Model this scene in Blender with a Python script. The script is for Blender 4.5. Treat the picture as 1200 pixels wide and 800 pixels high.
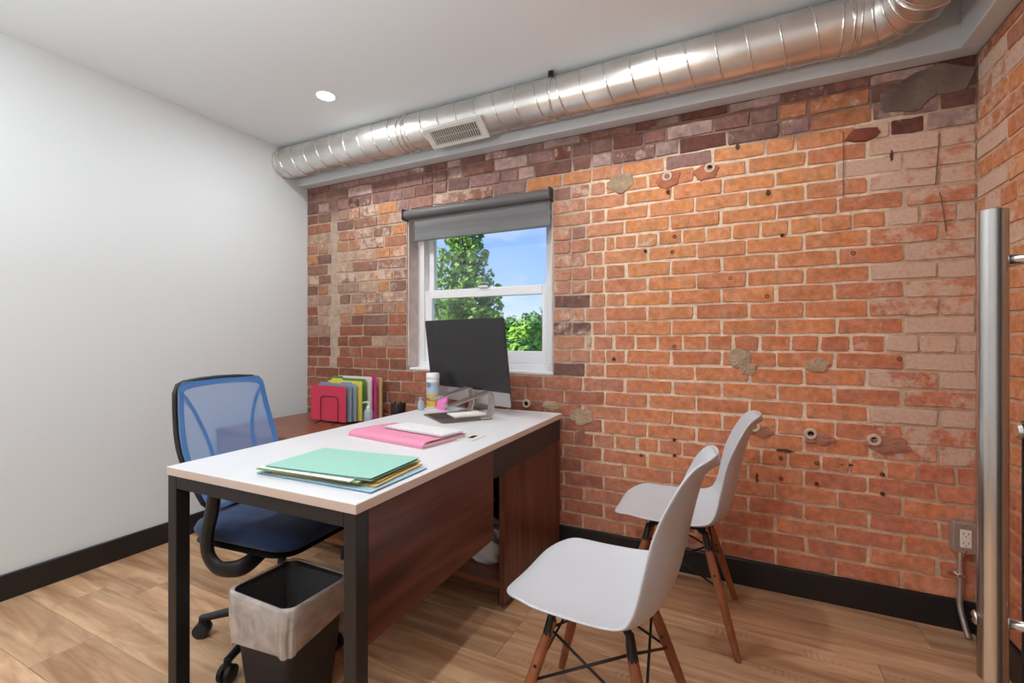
import bpy, bmesh, math, random
from mathutils import Vector, Matrix
for o in list(bpy.data.objects): bpy.data.objects.remove(o)
S = bpy.context.scene
COL = S.collection
PI = math.pi
rnd = random.Random(7)

# ------------------------------------------------------------------ camera
FPX, CX, CY, H = 545.0, 600.0, 396.0, 1.14
TH = math.atan(270 / FPX)
cam = bpy.data.cameras.new('camera'); camo = bpy.data.objects.new('camera', cam); COL.objects.link(camo)
camo.location = (0, 0, H); camo.rotation_euler = (PI / 2, 0, TH)
cam.sensor_fit = 'HORIZONTAL'; cam.sensor_width = 36; cam.lens = FPX / 1200 * 36
cam.shift_y = (CY - 400) / 1200; cam.clip_start = 0.02; cam.clip_end = 300
S.camera = camo

# ------------------------------------------------------------------ colour helpers
def lin(r, g, b, k=1.0):
    f = lambda c: (c / 12.92 if c <= .04045 else ((c + .055) / 1.055) ** 2.4)
    return tuple(min(1, f(c / 255) * k) for c in (r, g, b))

# ------------------------------------------------------------------ world (sky) and large lights
W = bpy.data.worlds.new('sky'); S.world = W; W.use_nodes = True
nt = W.node_tree; nt.nodes.clear()
wo = nt.nodes.new('ShaderNodeOutputWorld'); bg = nt.nodes.new('ShaderNodeBackground'); nt.links.new(bg.outputs[0], wo.inputs[0])
tc = nt.nodes.new('ShaderNodeTexCoord'); sx = nt.nodes.new('ShaderNodeSeparateXYZ'); nt.links.new(tc.outputs['Generated'], sx.inputs[0])
rp = nt.nodes.new('ShaderNodeValToRGB'); nt.links.new(sx.outputs[2], rp.inputs[0])
rp.color_ramp.elements[0].position = 0.0; rp.color_ramp.elements[0].color = (*lin(182, 212, 250), 1)
rp.color_ramp.elements[1].position = 0.45; rp.color_ramp.elements[1].color = (*lin(100, 158, 246), 1)
nz = nt.nodes.new('ShaderNodeTexNoise'); nz.inputs['Scale'].default_value = 3.2; nz.inputs['Detail'].default_value = 7
mp = nt.nodes.new('ShaderNodeMapping'); mp.inputs['Scale'].default_value = (1, 1, 3.0)
nt.links.new(tc.outputs['Generated'], mp.inputs[0]); nt.links.new(mp.outputs[0], nz.inputs[0])
rc = nt.nodes.new('ShaderNodeValToRGB'); nt.links.new(nz.outputs[0], rc.inputs[0])
rc.color_ramp.elements[0].position = .46; rc.color_ramp.elements[0].color = (0, 0, 0, 1)
rc.color_ramp.elements[1].position = .72; rc.color_ramp.elements[1].color = (.8, .8, .8, 1)
mx = nt.nodes.new('ShaderNodeMixRGB'); nt.links.new(rc.outputs[0], mx.inputs[0]); nt.links.new(rp.outputs[0], mx.inputs[1]); mx.inputs[2].default_value = (.95, .97, 1, 1)
nt.links.new(mx.outputs[0], bg.inputs[0]); bg.inputs[1].default_value = 1.2

sun = bpy.data.lights.new('sun', 'SUN'); sun.energy = 8.0; sun.angle = .01; sun.color = (1, .95, .86)
suno = bpy.data.objects.new('sun', sun); COL.objects.link(suno); suno.rotation_euler = (math.radians(48), 0, math.radians(-30))

fl = bpy.data.lights.new('added_front_fill', 'AREA'); fl.shape = 'RECTANGLE'; fl.size = 3.3; fl.size_y = 2.0; fl.energy = 5; fl.color = (.97, .985, 1)  # unseen fill panel added behind the camera; the wall there is solid
flo = bpy.data.objects.new('added_front_fill', fl); COL.objects.link(flo); flo.location = (-1.03, -2.15, 1.3); flo.rotation_euler = (PI / 2, 0, 0)

bf = bpy.data.lights.new('added_ceiling_fill', 'AREA'); bf.shape = 'DISK'; bf.size = .5; bf.energy = 48; bf.color = (.955, .98, 1)  # unseen fill added to brighten the ceiling from below
bfo = bpy.data.objects.new('added_ceiling_fill', bf); COL.objects.link(bfo); bfo.location = (-1.2, -.5, 1.45); bfo.rotation_euler = (PI, 0, 0)

S.view_settings.view_transform = 'Standard'; S.view_settings.look = 'None'; S.view_settings.exposure = 0.0; S.view_settings.gamma = 1.0; S.view_settings.use_curve_mapping = False

# ------------------------------------------------------------------ materials
MATS = {}
def mat(name, col, rough=.5, metal=0, bump=0, bscale=60, var=0, vscale=6, spec=.5, trans=0, alpha=1, sheen=0, stretch=None, emit=None, coat=0):
    if name in MATS: return MATS[name]
    m = bpy.data.materials.new(name); m.use_nodes = True; n = m.node_tree.nodes; l = m.node_tree.links
    b = n['Principled BSDF']
    b.inputs['Base Color'].default_value = (*col, 1); b.inputs['Roughness'].default_value = rough; b.inputs['Metallic'].default_value = metal
    b.inputs['Specular IOR Level'].default_value = spec; b.inputs['Transmission Weight'].default_value = trans; b.inputs['Alpha'].default_value = alpha
    b.inputs['Sheen Weight'].default_value = sheen; b.inputs['Coat Weight'].default_value = coat
    if emit: b.inputs['Emission Color'].default_value = (*emit[0], 1); b.inputs['Emission Strength'].default_value = emit[1]
    co = n.new('ShaderNodeTexCoord'); src = co.outputs['Object']
    if stretch:
        mpn = n.new('ShaderNodeMapping'); mpn.inputs['Scale'].default_value = stretch; l.new(src, mpn.inputs[0]); src = mpn.outputs[0]
    if var:
        t = n.new('ShaderNodeTexNoise'); t.inputs['Scale'].default_value = vscale; t.inputs['Detail'].default_value = 6; l.new(src, t.inputs[0])
        r = n.new('ShaderNodeValToRGB'); l.new(t.outputs[0], r.inputs[0])
        r.color_ramp.elements[0].position = .3; r.color_ramp.elements[1].position = .7
        r.color_ramp.elements[0].color = (*[c * (1 - var) for c in col], 1); r.color_ramp.elements[1].color = (*[min(1, c * (1 + var)) for c in col], 1)
        l.new(r.outputs[0], b.inputs['Base Color'])
    if bump:
        t = n.new('ShaderNodeTexNoise'); t.inputs['Scale'].default_value = bscale; t.inputs['Detail'].default_value = 5; l.new(src, t.inputs[0])
        bp = n.new('ShaderNodeBump'); bp.inputs['Strength'].default_value = bump; bp.inputs['Distance'].default_value = .004; l.new(t.outputs[0], bp.inputs['Height']); l.new(bp.outputs[0], b.inputs['Normal'])
    MATS[name] = m; return m

def mat_brick():
    m = bpy.data.materials.new('brick'); m.use_nodes = True; n = m.node_tree.nodes; l = m.node_tree.links; b = n['Principled BSDF']
    b.inputs['Roughness'].default_value = .85; b.inputs['Specular IOR Level'].default_value = .25
    a = n.new('ShaderNodeVertexColor'); a.layer_name = 'Col'
    f = n.new('ShaderNodeVertexColor'); f.layer_name = 'WearHaze'; sp = n.new('ShaderNodeSeparateColor'); l.new(f.outputs[0], sp.inputs[0])
    co = n.new('ShaderNodeTexCoord'); P = co.outputs['Object']
    def noise(sc, det=6, rough=.6):
        t = n.new('ShaderNodeTexNoise'); t.inputs['Scale'].default_value = sc; t.inputs['Detail'].default_value = det; t.inputs['Roughness'].default_value = rough; l.new(P, t.inputs[0]); return t.outputs[0]
    def math_(op, x, y):
        t = n.new('ShaderNodeMath'); t.operation = op
        for i, v in enumerate((x, y)):
            if isinstance(v, (int, float)): t.inputs[i].default_value = v
            else: l.new(v, t.inputs[i])
        t.use_clamp = op == 'MULTIPLY'; return t.outputs[0]
    def mr(v, a0, a1, b0, b1):
        t = n.new('ShaderNodeMapRange'); l.new(v, t.inputs[0])
        for i, x in enumerate((a0, a1, b0, b1)): t.inputs[i + 1].default_value = x
        return t.outputs[0]
    # mottling
    hsv = n.new('ShaderNodeHueSaturation'); l.new(a.outputs[0], hsv.inputs['Color']); l.new(mr(noise(38), .3, .7, .72, 1.22), hsv.inputs['Value']); l.new(mr(noise(17), .3, .7, .83, 1.02), hsv.inputs['Saturation']); hsv.inputs['Hue'].default_value = .504
    # lime-wash remains, and the window haze painted in with them
    w = math_('ADD', sp.outputs[0], math_('MULTIPLY', noise(16, 8, .68), 1.0))
    wm = mr(w, .86, 1.0, 0, 1)
    wm = math_('MULTIPLY', wm, mr(noise(90, 4), .3, .6, .55, .95))
    m1 = n.new('ShaderNodeMixRGB'); l.new(wm, m1.inputs[0]); l.new(hsv.outputs[0], m1.inputs[1]); m1.inputs[2].default_value = (*lin(214, 188, 168), 1)
    # soot
    s = math_('ADD', sp.outputs[1], noise(9, 7, .6)); sm = mr(s, .8, 1.25, 0, .8)
    m2 = n.new('ShaderNodeMixRGB'); l.new(sm, m2.inputs[0]); l.new(m1.outputs[0], m2.inputs[1]); m2.inputs[2].default_value = (*lin(66, 50, 46), 1)
    # small pits
    pm = mr(noise(120, 2), .68, .78, 0, .55)
    m3 = n.new('ShaderNodeMixRGB'); l.new(pm, m3.inputs[0]); l.new(m2.outputs[0], m3.inputs[1]); m3.inputs[2].default_value = (*lin(110, 62, 40), 1)
    l.new(m3.outputs[0], b.inputs['Base Color'])
    bp = n.new('ShaderNodeBump'); bp.inputs['Strength'].default_value = .55; bp.inputs['Distance'].default_value = .004
    l.new(math_('ADD', noise(55, 8, .7), math_('MULTIPLY', noise(14), .8)), bp.inputs['Height']); l.new(bp.outputs[0], b.inputs['Normal'])
    return m
BRICK = mat_brick()

def mat_mortar():
    m = bpy.data.materials.new('mortar'); m.use_nodes = True; n = m.node_tree.nodes; l = m.node_tree.links; b = n['Principled BSDF']
    b.inputs['Roughness'].default_value = .95; b.inputs['Specular IOR Level'].default_value = .15
    a = n.new('ShaderNodeVertexColor'); a.layer_name = 'Col'; co = n.new('ShaderNodeTexCoord')
    t = n.new('ShaderNodeTexNoise'); t.inputs['Scale'].default_value = 24; t.inputs['Detail'].default_value = 8; t.inputs['Roughness'].default_value = .7; l.new(co.outputs['Object'], t.inputs[0])
    mr = n.new('ShaderNodeMapRange'); l.new(t.outputs[0], mr.inputs[0]); mr.inputs[1].default_value = .3; mr.inputs[2].default_value = .7; mr.inputs[3].default_value = .72; mr.inputs[4].default_value = 1.15
    h = n.new('ShaderNodeHueSaturation'); l.new(a.outputs[0], h.inputs['Color']); l.new(mr.outputs[0], h.inputs['Value']); l.new(h.outputs[0], b.inputs['Base Color'])
    t2 = n.new('ShaderNodeTexNoise'); t2.inputs['Scale'].default_value = 70; t2.inputs['Detail'].default_value = 8; l.new(co.outputs['Object'], t2.inputs[0])
    bp = n.new('ShaderNodeBump'); bp.inputs['Strength'].default_value = .9; bp.inputs['Distance'].default_value = .006; l.new(t2.outputs[0], bp.inputs['Height']); l.new(bp.outputs[0], b.inputs['Normal'])
    return m
MORTAR = mat_mortar()

def mat_wood(name, c0, c1, axis, scale=1.0, rough=.4, rand=0.0, saw=False, spec=.4):
    """grain stretched along axis ('x','y','z') of object space"""
    m = bpy.data.materials.new(name); m.use_nodes = True; n = m.node_tree.nodes; l = m.node_tree.links; b = n['Principled BSDF']
    b.inputs['Roughness'].default_value = rough; b.inputs['Specular IOR Level'].default_value = spec
    co = n.new('ShaderNodeTexCoord'); mpn = n.new('ShaderNodeMapping'); sc = [14 * scale] * 3; sc['xyz'.index(axis)] = 1.1 * scale; mpn.inputs['Scale'].default_value = sc
    l.new(co.outputs['Object'], mpn.inputs[0])
    oi = n.new('ShaderNodeObjectInfo')
    if rand:
        cx = n.new('ShaderNodeMath'); cx.operation = 'MULTIPLY'; cx.inputs[1].default_value = 40; l.new(oi.outputs['Random'], cx.inputs[0])
        cm = n.new('ShaderNodeCombineXYZ'); [l.new(cx.outputs[0], cm.inputs[i]) for i in range(3)]; l.new(cm.outputs[0], mpn.inputs['Location'])
    t = n.new('ShaderNodeTexNoise'); t.inputs['Scale'].default_value = 1; t.inputs['Detail'].default_value = 9; t.inputs['Roughness'].default_value = .62; t.inputs['Distortion'].default_value = 1.2; l.new(mpn.outputs[0], t.inputs[0])
    r = n.new('ShaderNodeValToRGB'); l.new(t.outputs[0], r.inputs[0]); r.color_ramp.elements[0].position = .32; r.color_ramp.elements[1].position = .68
    r.color_ramp.elements[0].color = (*c0, 1); r.color_ramp.elements[1].color = (*c1, 1)
    out = r.outputs[0]
    if rand:
        t3 = n.new('ShaderNodeTexNoise'); t3.inputs['Scale'].default_value = .35; t3.inputs['Detail'].default_value = 4; l.new(mpn.outputs[0], t3.inputs[0])
        mr = n.new('ShaderNodeMapRange'); l.new(t3.outputs[0], mr.inputs[0]); mr.inputs[1].default_value = .3; mr.inputs[2].default_value = .7; mr.inputs[3].default_value = .8; mr.inputs[4].default_value = 1.15
        mr2 = n.new('ShaderNodeMapRange'); l.new(oi.outputs['Random'], mr2.inputs[0]); mr2.inputs[3].default_value = 1 - rand; mr2.inputs[4].default_value = 1 + rand
        mm = n.new('ShaderNodeMath'); mm.operation = 'MULTIPLY'; l.new(mr.outputs[0], mm.inputs[0]); l.new(mr2.outputs[0], mm.inputs[1])
        h = n.new('ShaderNodeHueSaturation'); l.new(out, h.inputs['Color']); l.new(mm.outputs[0], h.inputs['Value']); out = h.outputs[0]
    if saw:   # rough-sawn cross marks
        wv = n.new('ShaderNodeTexWave'); wv.inputs['Scale'].default_value = 15; wv.inputs['Distortion'].default_value = 5; wv.inputs['Detail'].default_value = 3; l.new(co.outputs['Object'], wv.inputs[0])
        mp4 = n.new('ShaderNodeMapping'); mp4.inputs['Scale'].default_value = (2.6, 11, 1); l.new(co.outputs['Object'], mp4.inputs[0]); l.new(cm.outputs[0], mp4.inputs['Location'])
        t4 = n.new('ShaderNodeTexNoise'); t4.inputs['Scale'].default_value = 1; t4.inputs['Detail'].default_value = 3; l.new(mp4.outputs[0], t4.inputs[0])
        k = n.new('ShaderNodeMapRange'); l.new(t4.outputs[0], k.inputs[0]); k.inputs[1].default_value = .63; k.inputs[2].default_value = .75; k.inputs[4].default_value = .7
        m5 = n.new('ShaderNodeMath'); m5.operation = 'MULTIPLY'; l.new(wv.outputs['Fac'], m5.inputs[0]); l.new(k.outputs[0], m5.inputs[1])
        mx_ = n.new('ShaderNodeMixRGB'); l.new(m5.outputs[0], mx_.inputs[0]); l.new(out, mx_.inputs[1]); mx_.inputs[2].default_value = (*[c * .4 for c in c0], 1); out = mx_.outputs[0]
        mp6 = n.new('ShaderNodeMapping'); mp6.inputs['Scale'].default_value = (1.6, 7, 1); l.new(co.outputs['Object'], mp6.inputs[0]); l.new(cm.outputs[0], mp6.inputs['Location'])
        t6 = n.new('ShaderNodeTexNoise'); t6.inputs['Scale'].default_value = 1.3; t6.inputs['Detail'].default_value = 5; t6.inputs['Distortion'].default_value = 1.5; l.new(mp6.outputs[0], t6.inputs[0])
        k6 = n.new('ShaderNodeMapRange'); l.new(t6.outputs[0], k6.inputs[0]); k6.inputs[1].default_value = .52; k6.inputs[2].default_value = .72; k6.inputs[4].default_value = .5
        mx6 = n.new('ShaderNodeMixRGB'); l.new(k6.outputs[0], mx6.inputs[0]); l.new(out, mx6.inputs[1]); mx6.inputs[2].default_value = (*[c * .62 for c in c0], 1); out = mx6.outputs[0]
    l.new(out, b.inputs['Base Color'])
    bp = n.new('ShaderNodeBump'); bp.inputs['Strength'].default_value = .12; bp.inputs['Distance'].default_value = .002; l.new(t.outputs[0], bp.inputs['Height']); l.new(bp.outputs[0], b.inputs['Normal'])
    MATS[name] = m; return m

def mat_film(name, col, opac, rough=.3, wr=0):
    m = bpy.data.materials.new(name); m.use_nodes = True; n = m.node_tree.nodes; l = m.node_tree.links; b = n['Principled BSDF']; o = n['Material Output']
    b.inputs['Base Color'].default_value = (*col, 1); b.inputs['Roughness'].default_value = rough
    tr = n.new('ShaderNodeBsdfTransparent'); mxn = n.new('ShaderNodeMixShader'); l.new(tr.outputs[0], mxn.inputs[1]); l.new(b.outputs[0], mxn.inputs[2]); l.new(mxn.outputs[0], o.inputs[0])
    mxn.inputs[0].default_value = opac
    if wr:
        co = n.new('ShaderNodeTexCoord'); t = n.new('ShaderNodeTexNoise'); t.inputs['Scale'].default_value = wr; t.inputs['Detail'].default_value = 5; t.inputs['Distortion'].default_value = 1.5; l.new(co.outputs['Object'], t.inputs[0])
        mr = n.new('ShaderNodeMapRange'); l.new(t.outputs[0], mr.inputs[0]); mr.inputs[1].default_value = .3; mr.inputs[2].default_value = .7; mr.inputs[3].default_value = opac * .78; mr.inputs[4].default_value = min(1, opac * 1.2); l.new(mr.outputs[0], mxn.inputs[0])
        bp = n.new('ShaderNodeBump'); bp.inputs['Strength'].default_value = .8; bp.inputs['Distance'].default_value = .01; l.new(t.outputs[0], bp.inputs['Height']); l.new(bp.outputs[0], b.inputs['Normal'])
    MATS[name] = m; return m

def mat_glass():
    m = bpy.data.materials.new('clear_glass'); m.use_nodes = True; n = m.node_tree.nodes; l = m.node_tree.links; n.clear()
    o = n.new('ShaderNodeOutputMaterial'); tr = n.new('ShaderNodeBsdfTransparent'); tr.inputs[0].default_value = (.97, .985, .98, 1); gl = n.new('ShaderNodeBsdfGlossy'); gl.inputs['Roughness'].default_value = .02
    fr = n.new('ShaderNodeFresnel'); fr.inputs[0].default_value = 1.45; mxn = n.new('ShaderNodeMixShader'); l.new(fr.outputs[0], mxn.inputs[0]); l.new(tr.outputs[0], mxn.inputs[1]); l.new(gl.outputs[0], mxn.inputs[2]); l.new(mxn.outputs[0], o.inputs[0])
    return m
GLASS = mat_glass()

M_WALL = mat('white_paint', lin(222, 230, 233), .7, bump=.05, bscale=220)
M_CEIL = mat('ceiling_paint', lin(228, 236, 240), .75, bump=.04, bscale=200)
M_SOFF = mat('soffit_paint', lin(205, 212, 215), .6, bump=.04, bscale=200)
M_BLACKTRIM = mat('black_trim_paint', lin(30, 29, 30), .4, bump=.05, bscale=90)
M_BLACKMETAL = mat('black_powder_coat', lin(24, 24, 26), .45, bump=.05, bscale=400)
M_BLACKPLASTIC = mat('black_plastic', lin(26, 26, 28), .5)
M_GALV = mat('galvanised_steel', (.72, .70, .67), .36, 1, bump=.25, bscale=9, var=.16, vscale=5)
M_SEAM = mat('galvanised_seam', (.76, .74, .71), .22, 1)
M_STEEL = mat('brushed_steel', (.60, .575, .55), .22, 1, bump=.05, bscale=300, stretch=(1, 1, .02))
M_ALU = mat('aluminium', (.62, .6, .58), .35, 1)
M_WHITEVINYL = mat('white_vinyl', lin(238, 239, 241), .35)
M_WHITELAM = mat('white_laminate', lin(222, 223, 226), .34, spec=.5, var=.03, vscale=3)
M_LAMEDGE = mat('laminate_edge', lin(205, 187, 174), .5)
M_SHELL = mat('white_shell_plastic', lin(198, 200, 205), .36)
M_WALNUT = mat_wood('dark_walnut_y', lin(56, 28, 24), lin(104, 58, 46), 'y', 1.0, .38)
M_WALNUTZ = mat_wood('dark_walnut_z', lin(74, 38, 30), lin(118, 70, 55), 'z', 1.4, .38)
M_WALNUTX = mat_wood('dark_walnut_x', lin(104, 58, 40), lin(150, 92, 66), 'x', 1.0, .34)
M_LEG = mat_wood('oiled_leg_wood', lin(124, 70, 44), lin(172, 106, 70), 'z', 1.6, .42)
M_FLOOR = mat_wood('laminate_plank', lin(168, 122, 86), lin(228, 190, 152), 'x', 1.0, .36, .14, True, .45)

# ------------------------------------------------------------------ mesh helpers
def tag(o, label=None, cat=None, group=None, kind=None):
    if label: o['label'] = label
    if cat: o['category'] = cat
    if group: o['group'] = group
    if kind: o['kind'] = kind
    return o
def link(name, me, m, parent=None):
    o = bpy.data.objects.new(name, me); COL.objects.link(o)
    if m is not None and not me.materials: me.materials.append(m)
    if parent is not None: o.parent = parent
    return o
def obj(name, bm, m, parent=None, smooth=False, angle=None, loc=None, rot=None):
    me = bpy.data.meshes.new(name); bmesh.ops.recalc_face_normals(bm, faces=bm.faces); bm.to_mesh(me); bm.free()
    if smooth or angle:
        me.polygons.foreach_set('use_smooth', [True] * len(me.polygons))
        if angle: me.set_sharp_from_angle(angle=math.radians(angle))
    o = link(name, me, m, parent)
    if loc: o.location = loc
    if rot: o.rotation_euler = rot
    return o
def pyd(name, v, f, m, parent=None, smooth=False):
    me = bpy.data.meshes.new(name); me.from_pydata(v, [], f); me.update()
    if smooth: me.polygons.foreach_set('use_smooth', [True] * len(me.polygons))
    return link(name, me, m, parent)
def empty(name, loc, rz=0):
    o = bpy.data.objects.new(name, None); COL.objects.link(o); o.location = loc; o.rotation_euler = (0, 0, rz); o.empty_display_size = .1; return o
def B(*boxes, bev=0, seg=2):
    """bmesh of boxes (x0,x1,y0,y1,z0,z1)"""
    bm = bmesh.new()
    for x0, x1, y0, y1, z0, z1 in boxes:
        r = bmesh.ops.create_cube(bm, size=1)
        for v in r['verts']: v.co = Vector(((x0 + x1) / 2 + v.co.x * (x1 - x0), (y0 + y1) / 2 + v.co.y * (y1 - y0), (z0 + z1) / 2 + v.co.z * (z1 - z0)))
    if bev: bmesh.ops.bevel(bm, geom=list(bm.edges), offset=bev, segments=seg, affect='EDGES', profile=.5)
    return bm
def frames(pts, closed=False):
    n = len(pts); out = []; prev = None
    for i in range(n):
        a = pts[i - 1] if (i or closed) else pts[0]; b = pts[(i + 1) % n] if (i < n - 1 or closed) else pts[-1]
        t = (b - a).normalized()
        if prev is None:
            up = Vector((0, 0, 1)) if abs(t.z) < .9 else Vector((1, 0, 0)); nx = t.cross(up).normalized()
        else:
            nx = (prev - t * prev.dot(t)); nx = nx.normalized() if nx.length > 1e-6 else t.orthogonal().normalized()
        prev = nx; out.append((t, nx, t.cross(nx).normalized()))
    return out
def tube(bm, pts, rad, seg=10, closed=False, cap=True, sx=1, sy=1):
    pts = [Vector(p) for p in pts]; n = len(pts); fr = frames(pts, closed); rings = []
    for i, p in enumerate(pts):
        r = rad[i] if isinstance(rad, (list, tuple)) else rad
        rings.append([bm.verts.new(p + (fr[i][1] * math.cos(2 * PI * k / seg) * sx + fr[i][2] * math.sin(2 * PI * k / seg) * sy) * r) for k in range(seg)])
    for i in range(n if closed else n - 1):
        a = rings[i]; b = rings[(i + 1) % n]
        for k in range(seg): bm.faces.new((a[k], a[(k + 1) % seg], b[(k + 1) % seg], b[k]))
    if cap and not closed: bm.faces.new(rings[0][::-1]); bm.faces.new(rings[-1])
    return bm
def T(*a, **k): return tube(bmesh.new(), *a, **k)
def lathe(prof, seg=20, bm=None, mtx=None):
    bm = bm or bmesh.new(); rings = []
    for r, z in prof:
        rings.append([bm.verts.new(Vector((max(r, 1e-4) * math.cos(2 * PI * k / seg), max(r, 1e-4) * math.sin(2 * PI * k / seg), z))) for k in range(seg)])
    for a, b in zip(rings, rings[1:]):
        for k in range(seg): bm.faces.new((a[k], a[(k + 1) % seg], b[(k + 1) % seg], b[k]))
    bm.faces.new(rings[0][::-1]); bm.faces.new(rings[-1])
    if mtx is not None: bmesh.ops.transform(bm, matrix=mtx, verts=bm.verts)
    return bm
def spline(pts, n=8):
    P = [Vector(p) for p in pts]; P = [P[0] * 2 - P[1]] + P + [P[-1] * 2 - P[-2]]; out = []
    for i in range(1, len(P) - 2):
        for k in range(n):
            t = k / n; a, b, c, d = P[i - 1:i + 3]
            out.append(.5 * ((2 * b) + (c - a) * t + (2 * a - 5 * b + 4 * c - d) * t * t + (3 * b - a - 3 * c + d) * t ** 3))
    out.append(P[-2]); return out
def prism(pts, y0, y1, axis='y', bm=None):
    """extrude a closed 2D outline; axis y: pts=(x,z); axis z: pts=(x,y); axis x: pts=(y,z)"""
    bm = bm or bmesh.new()
    mk = {'y': lambda p, t: (p[0], t, p[1]), 'z': lambda p, t: (p[0], p[1], t), 'x': lambda p, t: (t, p[0], p[1])}[axis]
    a = [bm.verts.new(mk(p, y0)) for p in pts]; b = [bm.verts.new(mk(p, y1)) for p in pts]; n = len(pts)
    bm.faces.new(a); bm.faces.new(b[::-1])
    for i in range(n): bm.faces.new((a[i], a[(i + 1) % n], b[(i + 1) % n], b[i]))
    return bm
def rrect(w, h, r, n=5, cx=0, cy=0):
    out = []
    for sx_, sy_, a0 in ((1, 1, 0), (-1, 1, 90), (-1, -1, 180), (1, -1, 270)):
        for k in range(n + 1):
            a = math.radians(a0 + 90 * k / n); out.append((cx + sx_ * (w / 2 - r) + r * math.cos(a), cy + sy_ * (h / 2 - r) + r * math.sin(a)))
    return out

# ------------------------------------------------------------------ room constants
XL, XR, YB, YF, ZC = -2.885, .815, 2.41, -2.3, 2.466
SOF = 2.237
WX0, WX1, WZ0, WZ1 = -1.96, -.94, .9317, 1.969
PITCH = .0741; ZT = 1.154

def smooth(a, b, x):
    t = max(0, min(1, (x - a) / (b - a))); return t * t * (3 - 2 * t)
def mixc(a, b, t): return tuple(x + (y - x) * t for x, y in zip(a, b))

# ------------------------------------------------------------------ brick colours by where the bricks were laid, repaired or lime-washed, plus painted window haze and falloff
def mortar_col(x, z):
    c = lin(236, 214, 188)
    c = mixc(c, lin(190, 168, 150), smooth(-.68, -.85, x))
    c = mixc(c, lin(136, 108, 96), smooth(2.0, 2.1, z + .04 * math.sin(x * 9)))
    c = mixc(c, lin(204, 174, 148), smooth(.45, .65, x) * (1 - smooth(2.0, 2.1, z)))
    c = mixc(c, lin(224, 192, 162), smooth(.8, .3, z) * .6)
    return c
def brick_style(x, z, r):
    """returns colour, lime-wash amount (with painted window haze), soot amount"""
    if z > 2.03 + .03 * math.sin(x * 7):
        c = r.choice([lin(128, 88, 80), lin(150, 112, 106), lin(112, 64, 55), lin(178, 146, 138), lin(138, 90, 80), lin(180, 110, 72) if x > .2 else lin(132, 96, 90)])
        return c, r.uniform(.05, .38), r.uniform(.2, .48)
    if x < -.72:
        if x < -1.9:
            lo = [lin(150, 84, 62), lin(138, 80, 62), lin(160, 92, 68), lin(128, 82, 68)]
            hi = [lin(168, 108, 82), lin(188, 124, 78), lin(136, 98, 86), lin(174, 120, 90), lin(180, 146, 124), lin(150, 104, 88), lin(166, 128, 110)]
            c = r.choice(hi if r.random() < smooth(.95, 1.5, z) else lo)
            return c, (.1 + .34 * smooth(1.2, 1.5, z) * r.random() * 1.2), r.uniform(0, .14)
        if z > 1.9: return r.choice([lin(178, 112, 88), lin(158, 112, 98), lin(196, 124, 76), lin(150, 98, 84)]), r.uniform(.1, .42), r.uniform(0, .2)
        if z > .93: return r.choice([lin(184, 122, 100), lin(166, 116, 102), lin(190, 126, 96), lin(122, 84, 76)]), r.uniform(.14, .4), r.uniform(0, .1)  # beside the window: paler mauve and extra lime paint its haze onto the bricks
        return r.choice([lin(172, 100, 76), lin(160, 92, 72), lin(180, 108, 82)]), r.uniform(.0, .25), r.uniform(0, .1)
    c = mixc(lin(170, 98, 66), lin(188, 110, 68), smooth(.3, .8, z)); c = mixc(c, lin(192, 124, 74), smooth(1.0, 1.6, z))
    c = mixc(c, lin(180, 104, 76), smooth(.2, .6, x) * .8)
    c = mixc(c, r.choice([lin(190, 112, 72), lin(172, 94, 68), lin(198, 122, 78), lin(164, 92, 70)]), r.uniform(.1, .5))
    c = mixc(c, lin(170, 116, 98), smooth(-.45, -.72, x) * .55)  # window haze painted as a mauve tint growing towards the opening
    wl = smooth(.38, .60, x) * smooth(.5, .85, z) * .54 + smooth(.2, .5, x) * smooth(1.72, 1.8, z) * .4
    if x < .35: wl += (.3 if r.random() < .05 else 0)
    wl = min(.6, wl) * r.uniform(.55, 1.15) + r.uniform(.05, .17)
    return tuple(min(1, q * (1.26 + .18 * smooth(1.0, .3, z))) for q in c), wl, r.uniform(0, .05)  # lower bricks lightened in colour to make up for light falloff

def brick_geo(a0, a1, z0, z1, face, back, r):
    """outline in (a,z); returns rings of (a, depth, z): front face slightly worn"""
    j = .0046; g = .0040
    a0 += g + r.uniform(-.002, .0025); a1 -= g + r.uniform(-.002, .0025); z0 += g + r.uniform(-.002, .0018); z1 -= g + r.uniform(-.002, .0018)
    c = min(.0042, (a1 - a0) * .2); m0 = a0 + (a1 - a0) * r.uniform(.3, .45); m1 = a0 + (a1 - a0) * r.uniform(.55, .7)
    pts = [(a0 + c, z0), (m0, z0), (m1, z0), (a1 - c, z0), (a1, z0 + c), (a1, z1 - c), (a1 - c, z1), (m1, z1), (m0, z1), (a0 + c, z1), (a0, z1 - c), (a0, z0 + c)]
    mx_, mz = (a0 + a1) / 2, (z0 + z1) / 2; outer = []; inner = []
    for a, z in pts:
        a += r.uniform(-j, j) * .6; z += r.uniform(-j, j) * .6
        outer.append((a, back, z)); dx = a - mx_; dz = z - mz
        ix = min(abs(dx), .0022 + r.uniform(0, .0022)); iz = min(abs(dz), .0022 + r.uniform(0, .0022))
        inner.append((a - math.copysign(ix, dx), face + r.uniform(-.0012, .0012), z - math.copysign(iz, dz)))
    return outer, inner
def brick_faces(off=0):
    f = [tuple(off + 12 + i for i in range(12))]
    for i in range(12): f.append((off + i, off + (i + 1) % 12, off + 12 + (i + 1) % 12, off + 12 + i))
    return f
BF = brick_faces()
def set_cols(me, cols, wear_haze, per=24):
    for nm, arr in (('Col', cols), ('WearHaze', wear_haze)):
        at = me.color_attributes.new(nm, 'FLOAT_COLOR', 'POINT'); flat = []
        for c in arr: flat += list((*c, 1)) * per
        at.data.foreach_set('color', flat)
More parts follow.
